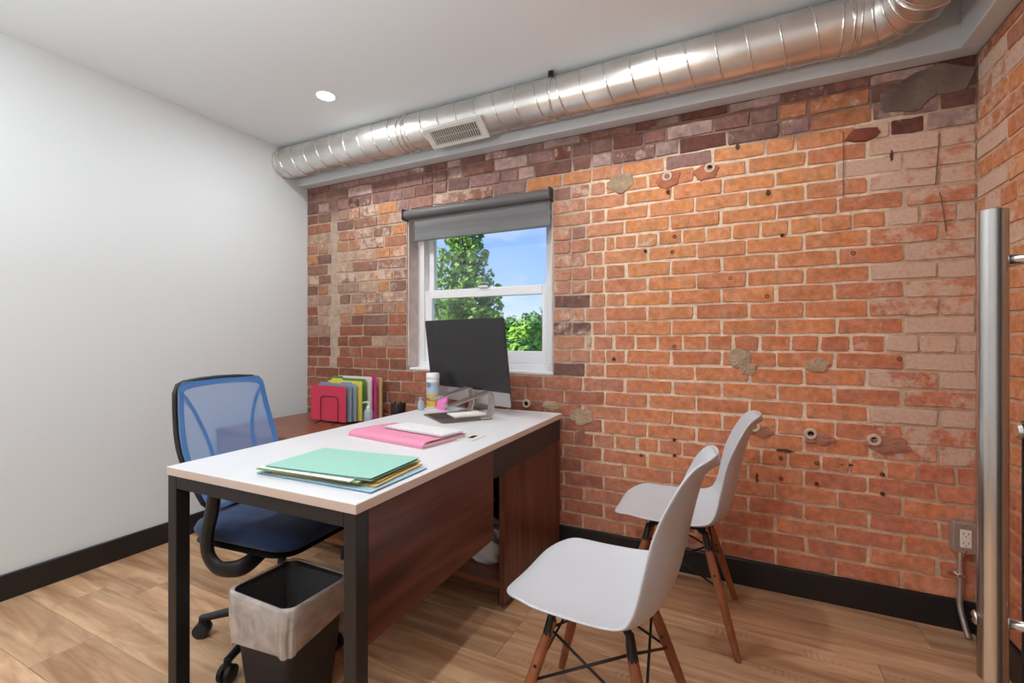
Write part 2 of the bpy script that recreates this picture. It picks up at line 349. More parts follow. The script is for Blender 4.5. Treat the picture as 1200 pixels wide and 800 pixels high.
def proj_area(P):
    pts = []
    for p in P:
        d = Vector(p) - Vector((0, 0, H)); w = d.x * -math.sin(TH) + d.y * math.cos(TH)
        if w < .05: return 0
        u = 600 + FPX * (d.x * math.cos(TH) + d.y * math.sin(TH)) / w; v = CY - FPX * d.z / w
        pts.append((u, v))
    us = [p[0] for p in pts]; vs = [p[1] for p in pts]
    wv = min(1200, max(us)) - max(0, min(us)); hv = min(800, max(vs)) - max(0, min(vs))
    if wv <= 0 or hv <= 0: return 0
    return wv * hv

def lay_wall(spans, mapf, parent, style, seed, hidden=lambda a, z: False):
    """spans: list of (a0,a1,z0,z1); mapf turns (a,depth,z) to world"""
    r = random.Random(seed); items = []
    for a0, a1, z0, z1 in spans:
        c, wl, so = style((a0 + a1) / 2, (z0 + z1) / 2, r)
        o_, i_ = brick_geo(a0, a1, z0, z1, -r.uniform(0, .004), .008, r)
        V = [mapf(*p) for p in o_ + i_]
        ar = 0 if hidden((a0 + a1) / 2, (z0 + z1) / 2) else proj_area(V)
        items.append((ar, V, c, (wl, so, 0)))
    items.sort(key=lambda t: -t[0])
    keep = [t for t in items[:300] if t[0] > 60]; rest = items[len(keep):]
    for ar, V, c, w in keep:
        me = bpy.data.meshes.new('brick'); me.from_pydata(V, [], BF); set_cols(me, [c], [w]); me.update()
        link('brick', me, BRICK, parent)
    if rest:
        V = []; F = []
        for k, t in enumerate(rest): V += t[1]; F += brick_faces(24 * k)
        me = bpy.data.meshes.new('brickwork'); me.from_pydata(V, [], F); set_cols(me, [t[2] for t in rest], [t[3] for t in rest]); me.update()
        tag(link('brickwork', me, BRICK, parent), kind='stuff')

# ------------------------------------------------------------------ back wall: mortar bed with the window opening
def mortar_sheet(name, a_rng, z_rng, mapf, colf, hole=None, label=None, thick=.24):
    da = .05; nx_ = int((a_rng[1] - a_rng[0]) / da) + 1; ax = sorted(set([a_rng[0] + (a_rng[1] - a_rng[0]) * i / nx_ for i in range(nx_ + 1)] + ([hole[0], hole[1]] if hole else [])))
    nz_ = int((z_rng[1] - z_rng[0]) / da) + 1; zx = sorted(set([z_rng[0] + (z_rng[1] - z_rng[0]) * i / nz_ for i in range(nz_ + 1)] + ([hole[2], hole[3]] if hole else [])))
    bm = bmesh.new(); vv = {}; cl = []
    def vt(i, k, d):
        if (i, k, d) not in vv:
            vv[(i, k, d)] = bm.verts.new(mapf(ax[i], d, zx[k])); cl.append(colf(ax[i], zx[k]))
        return vv[(i, k, d)]
    inside = lambda i, k: hole and hole[0] - 1e-6 <= ax[i] and ax[i + 1] <= hole[1] + 1e-6 and hole[2] - 1e-6 <= zx[k] and zx[k + 1] <= hole[3] + 1e-6
    NI, NK = len(ax) - 1, len(zx) - 1
    for i in range(NI):
        for k in range(NK):
            if inside(i, k): continue
            for d in (.003, thick): bm.faces.new((vt(i, k, d), vt(i + 1, k, d), vt(i + 1, k + 1, d), vt(i, k + 1, d)))
            for di, dk, (p, q) in ((-1, 0, ((i, k), (i, k + 1))), (1, 0, ((i + 1, k), (i + 1, k + 1))), (0, -1, ((i, k), (i + 1, k))), (0, 1, ((i, k + 1), (i + 1, k + 1)))):
                ni, nk = i + di, k + dk
                if not (0 <= ni < NI and 0 <= nk < NK) or inside(ni, nk):
                    bm.faces.new((vt(*p, .003), vt(*q, .003), vt(*q, thick), vt(*p, thick)))
    bm.verts.index_update()
    me = bpy.data.meshes.new(name); bmesh.ops.recalc_face_normals(bm, faces=bm.faces); bm.to_mesh(me); bm.free()
    at = me.color_attributes.new('Col', 'FLOAT_COLOR', 'POINT'); flat = []
    for c in cl: flat += [*c, 1]
    at.data.foreach_set('color', flat)
    o = link(name, me, MORTAR); tag(o, label, 'wall', kind='structure'); return o
mapB = lambda a, d, z: (a, YB + d, z)
mapR = lambda a, d, z: (XR + d, a, z)
wall_back = mortar_sheet('wall_back', (XL, XR + .1), (-.02, ZC), mapB, mortar_col, (WX0, WX1, WZ0, WZ1), 'old exposed brick wall with the window in it')
def mortar_r(y, z): return mixc(lin(212, 174, 142), lin(204, 156, 118), smooth(1.0, .5, z))
wall_right = mortar_sheet('wall_right', (YF, YB), (-.02, ZC), mapR, mortar_r, None, 'exposed brick side wall behind the steel pull handle')

def row_bricks(k):
    r = random.Random(1000 + k); z1 = ZT - k * PITCH; z0 = z1 - PITCH
    z1 = min(z1, SOF + .004); out = []
    if z1 - z0 < .02: return out
    zm = (z0 + z1) / 2
    head = k % 7 == 0
    def add(a, b):
        if b - a < .03: return
        if zm > WZ0 and zm < WZ1:
            if b > WX0 and a < WX1:
                if a < WX0 - .03: out.append((a, min(b, WX0), z0, z1))
                if b > WX1 + .03: out.append((max(a, WX1), b, z0, z1))
                return
        out.append((a, b, z0, z1))
    def regular(x0, x1):
        p = .1128 if head else .2255
        anc = .301 if head else (.361 if ((k % 7) % 2 == 1) == (k > 0) else .247)
        if k > 7 and not head: anc = .247 if k % 2 == 0 else .361
        n = math.floor((x0 - anc) / p); js = [x0]; x = anc + n * p
        while x < x1:
            xx = x + r.uniform(-.006, .006)
            if xx > x0 + .04 and xx < x1 - .04: js.append(xx)
            x += p
        js.append(x1)
        for a, b in zip(js, js[1:]): add(a, b)
    def irregular(x0, x1, ch=(.105, .11, .16, .215, .22)):
        x = x0
        while x < x1 - .001:
            w = r.choice(ch)
            if x + w > x1 - .06: w = x1 - x
            if w > .26: w = w / 2
            add(x, x + w); x += w
    irr_top = zm > 2.0
    if zm > WZ0:
        # left strip, chase of mortar, patched field, toothed jamb
        cz = -2.655 + r.uniform(-.02, .02)
        irregular(XL, cz, (.225, .11, .115))
        irregular(-2.575 + r.uniform(-.02, .02), WX0 if zm < WZ1 else -1.75)
        if zm > WZ1: irregular(-1.75, -.72)
        e = -.70 + (.055 if k % 2 else -.055) if WZ0 < zm < WZ1 else -.72
        if WZ0 < zm < WZ1: irregular(WX1, e, (.105, .11, .16) if k % 3 else (.215,))
        if irr_top: irregular(e, XR, (.11, .115, .16, .215, .22))
        else: regular(e, XR)
    else: regular(XL, XR)
    return out
spans = []
for k in range(-15, 14): spans += row_bricks(k)
# cement over the top right corner, and the steel sockets, replace a few bricks
SOCK = [(-1.10, .768), (-.334, 1.94), (-.139, 1.951), (.268, .721), (.492, .716), (.049, .735)]
hid = lambda a, z: (z < .58 and a < -.92) or (z < .7 and a < -1.0 and a > -1.6)
lay_wall(spans, mapB, wall_back, brick_style, 5, hid)
def rstyle(y, z, r):
    c = mixc(lin(172, 96, 68), lin(190, 118, 74), smooth(.6, 1.3, z)); c = mixc(c, r.choice([lin(190, 112, 72), lin(172, 94, 68), lin(198, 128, 80)]), r.uniform(.1, .6))
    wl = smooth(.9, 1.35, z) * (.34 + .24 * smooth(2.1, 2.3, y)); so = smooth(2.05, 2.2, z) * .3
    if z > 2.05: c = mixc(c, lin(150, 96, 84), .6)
    return tuple(min(1, q * 1.2) for q in c), wl * r.uniform(.5, 1.2), so
spR = []
for k in range(-15, 14):
    r = random.Random(77 + k); z1 = min(ZT - k * PITCH, SOF + .004); z0 = ZT - (k + 1) * PITCH; p = .1128 if k % 7 == 0 else .2255
    y = YB; first = True
    while y > YF + .02:
        w = p * (.5 if first and k % 2 else 1) + r.uniform(-.006, .006); first = False
        spR.append((max(YF, y - w), y, z0, z1)); y -= w
lay_wall(spR, mapR, wall_right, rstyle, 9)

# cement patches, broken stub brick, sockets, small anchors and a loose wire: parts of the old wall
M_CEM = mat('cement_patch', lin(176, 150, 122), .95, bump=1.0, bscale=70, var=.22, vscale=26)
M_CEMD = mat('dark_cement', lin(164, 114, 92), .95, bump=1.0, bscale=60, var=.3, vscale=14)
M_SOOTC = mat('sooty_cement', lin(112, 96, 86), .95, bump=1.0, bscale=50, var=.35, vscale=9)
M_DKBR = mat('broken_brick', lin(178, 112, 82), .9, bump=.9, bscale=60, var=.2, vscale=20)
M_HOLE = mat('socket_hole', lin(18, 15, 13), .9)
M_SOCK = mat('socket_paint', lin(206, 188, 168), .6, var=.15, vscale=50)
def blob(cx, cz, w, h, depth, m, name='cement_patch', seed=0, n=22):
    r = random.Random(seed); bm = bmesh.new(); rad = [1 + .07 * r.uniform(-1, 1) + .06 * math.sin(2 * 2 * PI * i / n + seed * 1.7) + .10 * math.sin(5 * 2 * PI * i / n + seed) for i in range(n)]
    rings = []
    for s, d in ((1.0, .003), (.93, -depth * .75), (.6, -depth)):
        rings.append([bm.verts.new((cx + w / 2 * s * rad[i] * math.cos(2 * PI * i / n), YB + d + (r.uniform(-.0015, .0015) if s < 1 else 0), cz + h / 2 * s * rad[i] * math.sin(2 * PI * i / n))) for i in range(n)])
    c = bm.verts.new((cx, YB - depth * 1.05, cz))
    for a, b in zip(rings, rings[1:]):
        for i in range(n): bm.faces.new((a[i], a[(i + 1) % n], b[(i + 1) % n], b[i]))
    for i in range(n): bm.faces.new((rings[-1][i], rings[-1][(i + 1) % n], c))
    return obj(name, bm, m, wall_back)
for i, (x, z, w, h, mm) in enumerate([(-.565, 1.945, .15, .10, M_CEM), (-.775, .715, .13, .09, M_CEM), (-.012, 1.045, .10, .10, M_CEM), (.022, 1.0, .075, .065, M_CEM), (.292, 1.022, .10, .06, M_CEM),
                                      (.30, .70, .11, .065, M_CEMD), (.075, .715, .10, .06, M_CEMD), (.535, .70, .16, .075, M_CEMD), (-.33, 1.925, .12, .085, M_DKBR), (-.155, 1.935, .11, .08, M_DKBR),
                                      (.70, 2.165, .22, .13, M_SOOTC), (.60, 2.12, .2, .12, M_SOOTC), (-.775, .62, .035, .09, M_CEMD), (-.955, .765, .10, .06, M_CEM)]):
    blob(x, z, w, h, .007, mm, 'cement_patch', i + 3)
blob(.455, 1.995, .12, .062, .014, mat('maroon_brick', lin(132, 70, 56), .9, bump=.8, bscale=50, var=.15, vscale=20), 'broken_brick', 41, 9)
for x, z in SOCK:
    Mx = Matrix.Translation((x, YB - .012, z)) @ Matrix.Rotation(PI / 2, 4, 'X')
    s = obj('pipe_socket', lathe([(.014, -.012), (.0245, -.012), (.0245, -.004), (.022, -.001), (.0135, -.0015), (.0115, -.010)], 20, mtx=Mx), M_SOCK, wall_back, angle=40)
    obj('socket_hole', lathe([(.0118, -.0115), (.0118, -.006)], 16, mtx=Mx), M_HOLE, s)
ar = random.Random(3)
anch = [(-.44, 1.58), (-.30, 1.64), (-.31, 1.565), (-.33, 1.86), (-.30, 1.10), (-.60, 1.03), (.16, 1.60), (.575, 1.055), (.29, .595), (.29, .505), (.52, .575), (.52, .495), (.155, .60), (.155, .51), (-.30, .64), (-.30, .56), (-.46, .545), (.10, 1.33), (-.05, 1.42), (.42, 1.50)]
ring = lathe([(.0085, 0), (.0085, .006), (.0055, .006), (.005, .001)], 10)
bmesh.ops.transform(ring, matrix=Matrix.Rotation(PI / 2, 4, 'X'), verts=ring.verts); rme = bpy.data.meshes.new('wall_anchor'); bmesh.ops.recalc_face_normals(ring, faces=ring.faces); ring.to_mesh(rme); ring.free(); rme.materials.append(mat('rusty_anchor', lin(96, 52, 34), .8))
for x, z in anch:
    o = link('wall_anchor', rme, None, wall_back); o.location = (x, YB + .0005, z)
for (x, z0, z1, dx) in ((.70, 1.56, 1.72, .02), (.385, 1.74, 2.02, 0), (.70, 1.75, 1.95, -.012)):
    obj('loose_wire', T(spline([(x, YB - .006, z1), (x + dx * .4, YB - .008, (z0 * .35 + z1 * .65)), (x + dx, YB - .006, z0)], 6), .0018, 6), mat('wire_jacket', lin(120, 98, 84), .7), wall_back, smooth=True)
M_DJ = mat('dark_joint', lin(96, 62, 44), .9, bump=.8, bscale=80)
for i, (x, z, w, h) in enumerate([(.105, 1.80, .02, .03), (-.02, 2.03, .02, .03), (.55, 1.89, .012, .05), (.39, .60, .07, .014), (.17, .635, .07, .014), (-.16, .60, .05, .012), (-.33, 1.865, .022, .022), (.06, .50, .012, .05)]):
    blob(x, z, w, h, .0035, M_DJ, 'broken_joint', i + 60, 10)

# ------------------------------------------------------------------ other shell pieces
wl = obj('wall_left', B((XL - .12, XL, YF, YB + .2, -.02, ZC)), M_WALL); tag(wl, 'plain white painted wall on the office chair side', 'wall', kind='structure')
wf = obj('wall_front', B((XL, XR + .24, YF - .12, YF, -.02, ZC)), mat('grey_paint', lin(176, 178, 180), .7)); tag(wf, 'grey wall opposite the brick wall and window', 'wall', kind='structure')
ce = obj('ceiling', B((XL - .12, XR + .24, YF - .12, YB + .24, ZC, ZC + .12)), M_CEIL); tag(ce, 'smooth white ceiling with recessed downlights', 'ceiling', kind='structure')
t1 = obj('trim_1', B((XL, XR, 2.33, YB - .0005, SOF, ZC - .001), bev=.004), M_SOFF); tag(t1, 'pale grey boxed soffit along the brick wall behind the duct', 'soffit', kind='structure')
t2 = obj('trim_2', B((.738, XR - .0005, YF, 2.33, SOF, ZC - .001), bev=.004), M_SOFF); tag(t2, 'pale grey boxed soffit along the side brick wall', 'soffit', kind='structure')
b1 = obj('baseboard_back', B((XL + .016, XR, YB - .016, YB + .002, 0, .117), bev=.002, seg=1), M_BLACKTRIM); tag(b1, 'black painted baseboard under the brick wall', 'baseboard', kind='structure')
b2 = obj('baseboard_left', B((XL, XL + .016, YF, YB - .001, 0, .112), bev=.002, seg=1), M_BLACKTRIM); tag(b2, 'black painted baseboard under the white wall', 'baseboard', kind='structure')
b3 = obj('baseboard_right', B((XR - .016, XR + .002, YF, YB - .016, 0, .117), bev=.002, seg=1), M_BLACKTRIM); tag(b3, 'black painted baseboard under the side brick wall', 'baseboard', kind='structure')

# floor: slab with planks as parts
fo = obj('floor', B((XL - .1, XR + .1, YF - .1, YB + .1, -.06, -.006)), mat('plank_gap', lin(74, 54, 40), .8)); tag(fo, 'light brown wood-look laminate plank floor', 'floor', kind='structure')
PW = .19; pm = {}
def plank(x0, x1, y0, y1):
    L = round(x1 - x0, 3); Wd = round(y1 - y0, 3)
    if (L, Wd) not in pm:
        bm = B((-L / 2, L / 2, -Wd / 2, Wd / 2, -.006, 0))
        bmesh.ops.bevel(bm, geom=[e for e in bm.edges if all(v.co.z > -.001 for v in e.verts)], offset=.0012, segments=1, affect='EDGES')
        me = bpy.data.meshes.new('plank'); bm.to_mesh(me); bm.free(); me.materials.append(M_FLOOR); pm[(L, Wd)] = me
    o = link('plank', pm[(L, Wd)], None, fo); o.location = ((x0 + x1) / 2, (y0 + y1) / 2, 0)
y = .889 - 17 * PW; i = 0
fr_ = random.Random(21)
while y < YB - .01:
    y1 = min(y + PW, YB); y0 = max(y, YF)
    x = XL - fr_.choice([.15, .35, .55, .75, .95, 1.1])
    while x < XR:
        a, b = max(x, XL), min(x + 1.22, XR)
        if b - a > .04 and y1 - y0 > .02: plank(a + .0006, b - .0006, y0 + .0006, y1 - .0006)
        x += 1.22
    y += PW; i += 1

# ------------------------------------------------------------------ window
WD = 2.515
win = empty('window_1', ((WX0 + WX1) / 2, WD, WZ0)); tag(win, 'white double-hung sash window set in the brick wall', 'window', kind='structure')
wx0, wx1 = WX0 - win.location.x, WX1 - win.location.x; hh = WZ1 - WZ0
g = .002
obj('frame', B((wx0 + g, wx0 + .06, 0, .09, g, hh - g), (wx1 - .06, wx1 - g, 0, .09, g, hh - g), (wx0 + .06, wx1 - .06, 0, .09, g, .055), (wx0 + .06, wx1 - .06, 0, .09, hh - .05, hh - g), bev=.004), M_WHITEVINYL, win)
zm = 1.425 - WZ0
def sash(name, x0, x1, z0, z1, y0, st, rb, rt):
    f = obj(name, B((x0, x0 + st, y0, y0 + .035, z0, z1), (x1 - st, x1, y0, y0 + .035, z0, z1), (x0 + st, x1 - st, y0, y0 + .035, z0, z0 + rb), (x0 + st, x1 - st, y0, y0 + .035, z1 - rt, z1), bev=.004), M_WHITEVINYL, win)
    obj('pane', B((x0 + st - .004, x1 - st + .004, y0 + .016, y0 + .020, z0 + rb - .004, z1 - rt + .004)), GLASS, f); return f
sash('upper_sash', wx0 + .06, wx1 - .06, zm - .02, hh - .05, .05, .045, .045, .045)
lo = sash('lower_sash', wx0 + .06, wx1 - .06, .055, zm + .03, .012, .055, .075, .055)
obj('sash_latch', B((-.03, .03, -.004, .018, zm + .03, zm + .042), bev=.003), M_WHITEVINYL, lo)
obj('stool', B((wx0 + g, wx1 - g, -.085, 0, .001, .018), bev=.004), M_WHITEVINYL, win)
obj('jamb_plaster', B((wx0 + g, wx0 + .012, -.098, 0, .02, hh - g), bev=.003), mat('limed_jamb', lin(206, 188, 182), .9, bump=.8, bscale=40, var=.14, vscale=14), win)
obj('jamb_plaster', B((wx1 - .012, wx1 - g, -.098, 0, .02, hh - g), bev=.003), MATS['limed_jamb'], win)

# roller blind
bl = empty('roller_blind', (-1.45, 2.385, 1.93)); tag(bl, 'charcoal roller blind pulled partly down over the window', 'blind')
M_BLIND = mat('charcoal_blind_fabric', lin(112, 112, 112), .8, bump=.2, bscale=300, var=.1, vscale=30, stretch=(.05, 1, 1))
obj('roller', T([(-.495, 0, 0), (.505, 0, 0)], .030, 20), mat('blind_cassette', lin(96, 95, 95), .5), bl, angle=40)
vb = []; fb = []
for iz in range(9):
    z = -.0 - iz * .0205; yy = .004 + .003 * math.sin(iz * 1.3)
    vb += [(-.43, yy, z), (.50, yy, z), (.50, yy + .003, z), (-.43, yy + .003, z)]
for iz in range(8):
    o_ = iz * 4
    for a, b in ((0, 1), (1, 2), (2, 3), (3, 0)): fb.append((o_ + a, o_ + b, o_ + 4 + b, o_ + 4 + a))
fb += [(0, 1, 2, 3), (32, 35, 34, 33)]
pyd('blind_fabric', vb, fb, M_BLIND, bl)
obj('bottom_rail', B((-.43, .50, 0, .012, -.176, -.160), bev=.004), mat('blind_rail', lin(96, 96, 98), .5), bl)
for xx in (-.503, .507):
    obj('bracket', B((xx - .004, xx + .004, -.032, .05, -.035, .036), bev=.002), mat('blind_bracket', lin(58, 56, 56), .5), bl)

# ------------------------------------------------------------------ duct
DR, DY, DZ = .101, 2.223, 2.362
du = empty('spiral_duct', (XL, DY, DZ)); tag(du, 'round galvanised spiral duct running under the ceiling along the brick wall', 'duct')
xe = .40 - XL
obj('duct_pipe', T([(.002, 0, 0)] + [(xe * i / 30, 0, 0) for i in range(1, 31)], DR, 40), M_GALV, du, angle=50)
hp = []; pit = .118; N = int(xe / pit * 24)
for i in range(N):
    a = 2 * PI * i / 24; hp.append((i * pit / 24 + .01, (DR + .0008) * math.cos(a), (DR + .0008) * math.sin(a)))
obj('spiral_seam', T(hp, .0044, 6), M_SEAM, du, smooth=True)
Re = .175; ep = [Vector((xe + Re * math.sin(t), -Re * (1 - math.cos(t)), 0)) for t in [PI / 2 * i / 4 for i in range(5)]]
gore = []
eb = T([ep[0] - Vector((.02, 0, 0))] + ep + [ep[-1] + Vector((0, -.02, 0))], DR + .001, 36)
obj('elbow', eb, M_GALV, du, angle=12)
for t in [PI / 2 * (i) / 4 for i in range(0, 5)]:
    c = Vector((xe + Re * math.sin(t), -Re * (1 - math.cos(t)), 0)); rad = Vector((math.sin(t), math.cos(t), 0))
    obj('elbow_seam', T([c + rad * (DR + .0025) * math.cos(a) + Vector((0, 0, 1)) * (DR + .0025) * math.sin(a) for a in [2 * PI * k / 32 for k in range(32)]], .0045, 6, closed=True), M_SEAM, du, smooth=True)
for xc in (-1.79 - XL, .36 - XL):
    for dx in (-.018, .018):
        obj('coupling_band', T([(xc + dx, (DR + .002) * math.cos(a), (DR + .002) * math.sin(a)) for a in [2 * PI * k / 32 for k in range(32)]], .005, 6, closed=True), M_SEAM, du, smooth=True)
y2 = ep[-1].y - .02
obj('duct_pipe', T([(ep[-1].x, y2, 0), (ep[-1].x, -2.8, 0)], DR, 40), M_GALV, du, angle=50)
hp = []; N = int((2.8 + y2) / pit * 24)
for i in range(N):
    a = 2 * PI * i / 24; hp.append((ep[-1].x + (DR + .0008) * math.cos(a), y2 - i * pit / 24, (DR + .0008) * math.sin(a)))
obj('spiral_seam', T(hp, .0044, 6), M_SEAM, du, smooth=True)
obj('wall_collar', T([(.002, 0, 0), (.02, 0, 0)], DR + .004, 40), M_GALV, du, angle=50)
hx = -.853 - XL
obj('hanger_strap', T([(hx, (DR + .003) * math.cos(a), (DR + .003) * math.sin(a)) for a in [2 * PI * k / 32 for k in range(32)]], .006, 6, closed=True, sx=.3), M_SEAM, du, smooth=True)
obj('hanger_bolt', B((hx - .012, hx + .012, -.075, -.06, .07, .1035), (hx - .004, hx + .004, -.085, -.05, .085, .092), bev=.002), mat('dark_bolt', lin(70, 62, 56), .4, .8), du)
# air register on the duct
vx = -1.415 - XL; va = math.radians(-52)
yy = -DR - .012
M_REG = mat('register_paint', lin(214, 212, 206), .45)
vg = obj('air_register', B((-.185, .185, yy - .006, yy + .012, .042, .062), (-.185, .185, yy - .006, yy + .012, -.062, -.042), (-.185, -.15, yy - .006, yy + .012, -.042, .042), (.15, .185, yy - .006, yy + .012, -.042, .042), bev=.002), M_REG, du, loc=(vx, 0, 0), rot=(math.radians(56), 0, 0))
vg['label'] = 'white louvred air register'
obj('saddle', B((-.172, .172, yy + .012, yy + .034, -.055, .055)), M_REG, vg)
obj('register_back', B((-.15, .15, yy + .008, yy + .0119, -.042, .042)), mat('register_dark', lin(62, 64, 66), .8), vg)
lv = None
for i in range(21):
    x = -.143 + i * .0143
    if lv is None:
        lv = obj('louvre', B((-.0022, .0022, -.010, .006, -.042, .042)), M_REG, vg); o = lv
    else: o = link('louvre', lv.data, None, vg)
    o.location = (x, yy + .002, 0); o.rotation_euler = (0, 0, .35)
obj('register_bar', B((-.15, .15, yy - .002, yy + .001, -.002, .002)), M_REG, vg)

# ------------------------------------------------------------------ recessed downlights
M_LENS = mat('lit_lens', (1, 1, 1), .5, emit=((1, .98, .95), 20))
for i, (x, y) in enumerate([(-2.042, 1.828), (-.40, 1.70), (-2.042, .25), (-.40, .25), (-2.042, -1.3), (-.40, -1.3)]):
    lp = empty('recessed_downlight', (x, y, ZC))
    tag(lp, 'small round lit recessed downlight in the ceiling near the duct' if i == 0 else ['', 'round recessed downlight in the ceiling above the white shell chairs', 'round recessed downlight in the ceiling above the office chair aisle', 'round recessed downlight in the ceiling by the glass door', 'round recessed downlight in the rear ceiling beside the white wall', 'round recessed downlight in the rear ceiling on the door side'][i], 'ceiling light', 'recessed ceiling downlights')
    obj('trim_ring', lathe([(.047, -.0005), (.054, -.0005), (.053, -.003), (.049, -.004), (.0462, -.003)], 28), M_WHITEVINYL, lp, angle=40)
    obj('lens', lathe([(.0465, -.001), (.0465, -.004), (.03, -.006)], 24), M_LENS, lp, smooth=True)
    L = bpy.data.lights.new('downlight_lamp', 'AREA'); L.shape = 'DISK'; L.size = .075; L.energy = 8.6; L.color = (.965, .985, 1); L.spread = PI
    lo_ = bpy.data.objects.new('downlight_lamp', L); COL.objects.link(lo_); lo_.parent = lp; lo_.location = (0, 0, -.012)

# ------------------------------------------------------------------ credenza
cr = empty('credenza', (-1.87, 2.05, 0)); tag(cr, 'low walnut credenza along the brick wall carrying the far end of the desk', 'cabinet')
cx0, cx1, cy0, cy1, ct = -.96, .985, -.335, .335, .60
obj('end_panel', B((cx1 - .025, cx1, cy0, cy1 - .02, .03, ct), bev=.0015, seg=1), M_WALNUTZ, cr)
obj('end_panel', B((cx0, cx0 + .025, cy0, cy1 - .02, .03, ct - .026), bev=.0015, seg=1), M_WALNUTZ, cr)
obj('top', B((cx0, cx1 - .0255, cy0 - .005, cy1, ct - .025, ct), bev=.0015, seg=1), M_WALNUTX, cr)
obj('bottom_shelf', B((cx0 + .026, cx1 - .026, cy0 + .02, cy1 - .03, .085, .11), bev=.001, seg=1), M_WALNUTX, cr)
obj('back_panel', B((cx0 + .026, cx1 - .026, cy1 - .028, cy1 - .012, .111, ct - .026)), mat('black_back_panel', lin(30, 26, 26), .6), cr)
obj('divider', B((.33, .352, cy0 + .02, cy1 - .03, .111, ct - .026)), M_WALNUTZ, cr)
obj('divider', B((-.32, -.298, cy0 + .02, cy1 - .03, .111, ct - .026)), M_WALNUTZ, cr)
for sx_ in (cx0 + .025, .0, cx1 - .06):
    for yy in (cy0 + .06, cy1 - .09): obj('foot', lathe([(.018, 0), (.02, .006), (.016, .03), (.016, .085)], 14), M_BLACKMETAL, cr, angle=40, loc=(sx_ + .02, yy, 0))
dr_ = obj('door', B((-.93, -.325, cy0 - .002, cy0 + .018, .115, ct - .03), bev=.0015, seg=1), M_WALNUTX, cr)
obj('handle', B((-.40, -.385, cy0 - .02, cy0 - .01, .3, .42), (-.396, -.389, cy0 - .0101, cy0 - .002, .31, .32), (-.396, -.389, cy0 - .0101, cy0 - .002, .40, .41)), M_BLACKMETAL, dr_)

# ------------------------------------------------------------------ desk
DA = math.radians(1.1)
dk = empty('office_desk', (-1.235, 1.58, 0), DA); tag(dk, 'white-topped desk on a black square-tube frame with a walnut modesty panel', 'desk')
hx_, hy_ = .388, .752
dt = obj('tabletop', B((-hx_, hx_, -hy_, hy_, .7152, .74), bev=.0012, seg=1), M_WHITELAM, dk)
e_ = .0006
obj('edge_band', B((-hx_ - e_, hx_ + e_, -hy_ - e_, hy_ + e_, .7150, .7390), bev=.0006, seg=1), M_LAMEDGE, dk)
lw = .042
for sx_ in (-1, 1):
    x0, x1 = (hx_ - lw - .002, hx_ - .002) if sx_ > 0 else (-hx_ + .002, -hx_ + lw + .002)
    obj('leg', B((x0, x1, -hy_ + .003, -hy_ + .003 + lw, .004, .7148), bev=.002, seg=1), M_BLACKMETAL, dk)
    obj('glide', B((x0 + .006, x1 - .006, -hy_ + .009, -hy_ + lw - .003, 0, .004)), M_BLACKPLASTIC, dk)
    dx_ = -.022 if sx_ > 0 else 0
    obj('side_rail', B((x0 + .001 + dx_, x1 - .001 + dx_, -hy_ + .003 + lw, hy_ - .05, .675, .7148), bev=.002, seg=1), M_BLACKMETAL, dk)
obj('end_rail', B((-hx_ + .002 + lw, hx_ - .002 - lw, -hy_ + .004, -hy_ + .002 + lw, .675, .7148), bev=.002, seg=1), M_BLACKMETAL, dk)
obj('bottom_rail', B((-hx_ + .002 + lw, hx_ - .002 - lw, -hy_ + .004, -hy_ + .002 + lw, .004, .044), bev=.002, seg=1), M_BLACKMETAL, dk)
obj('riser_frame', B((-hx_ + .05, hx_ - .07, .16, .20, .6015, .6748), (-hx_ + .05, hx_ - .07, hy_ - .09, hy_ - .05, .6015, .6748), (hx_ - .0225, hx_ - .004, -.0295, hy_ - .02, .6015, .7147), bev=.002, seg=1), M_BLACKMETAL, dk)
obj('modesty_panel', B((hx_ - .0225, hx_ - .004, -hy_ + .047, -.03, .372, .7147), bev=.001, seg=1), M_WALNUT, dk)
obj('modesty_bracket', B((hx_ - .05, hx_ - .0228, -.06, -.03, .38, .6748)), M_BLACKMETAL, dk)
DT = .7403   # desk top height for things standing on it

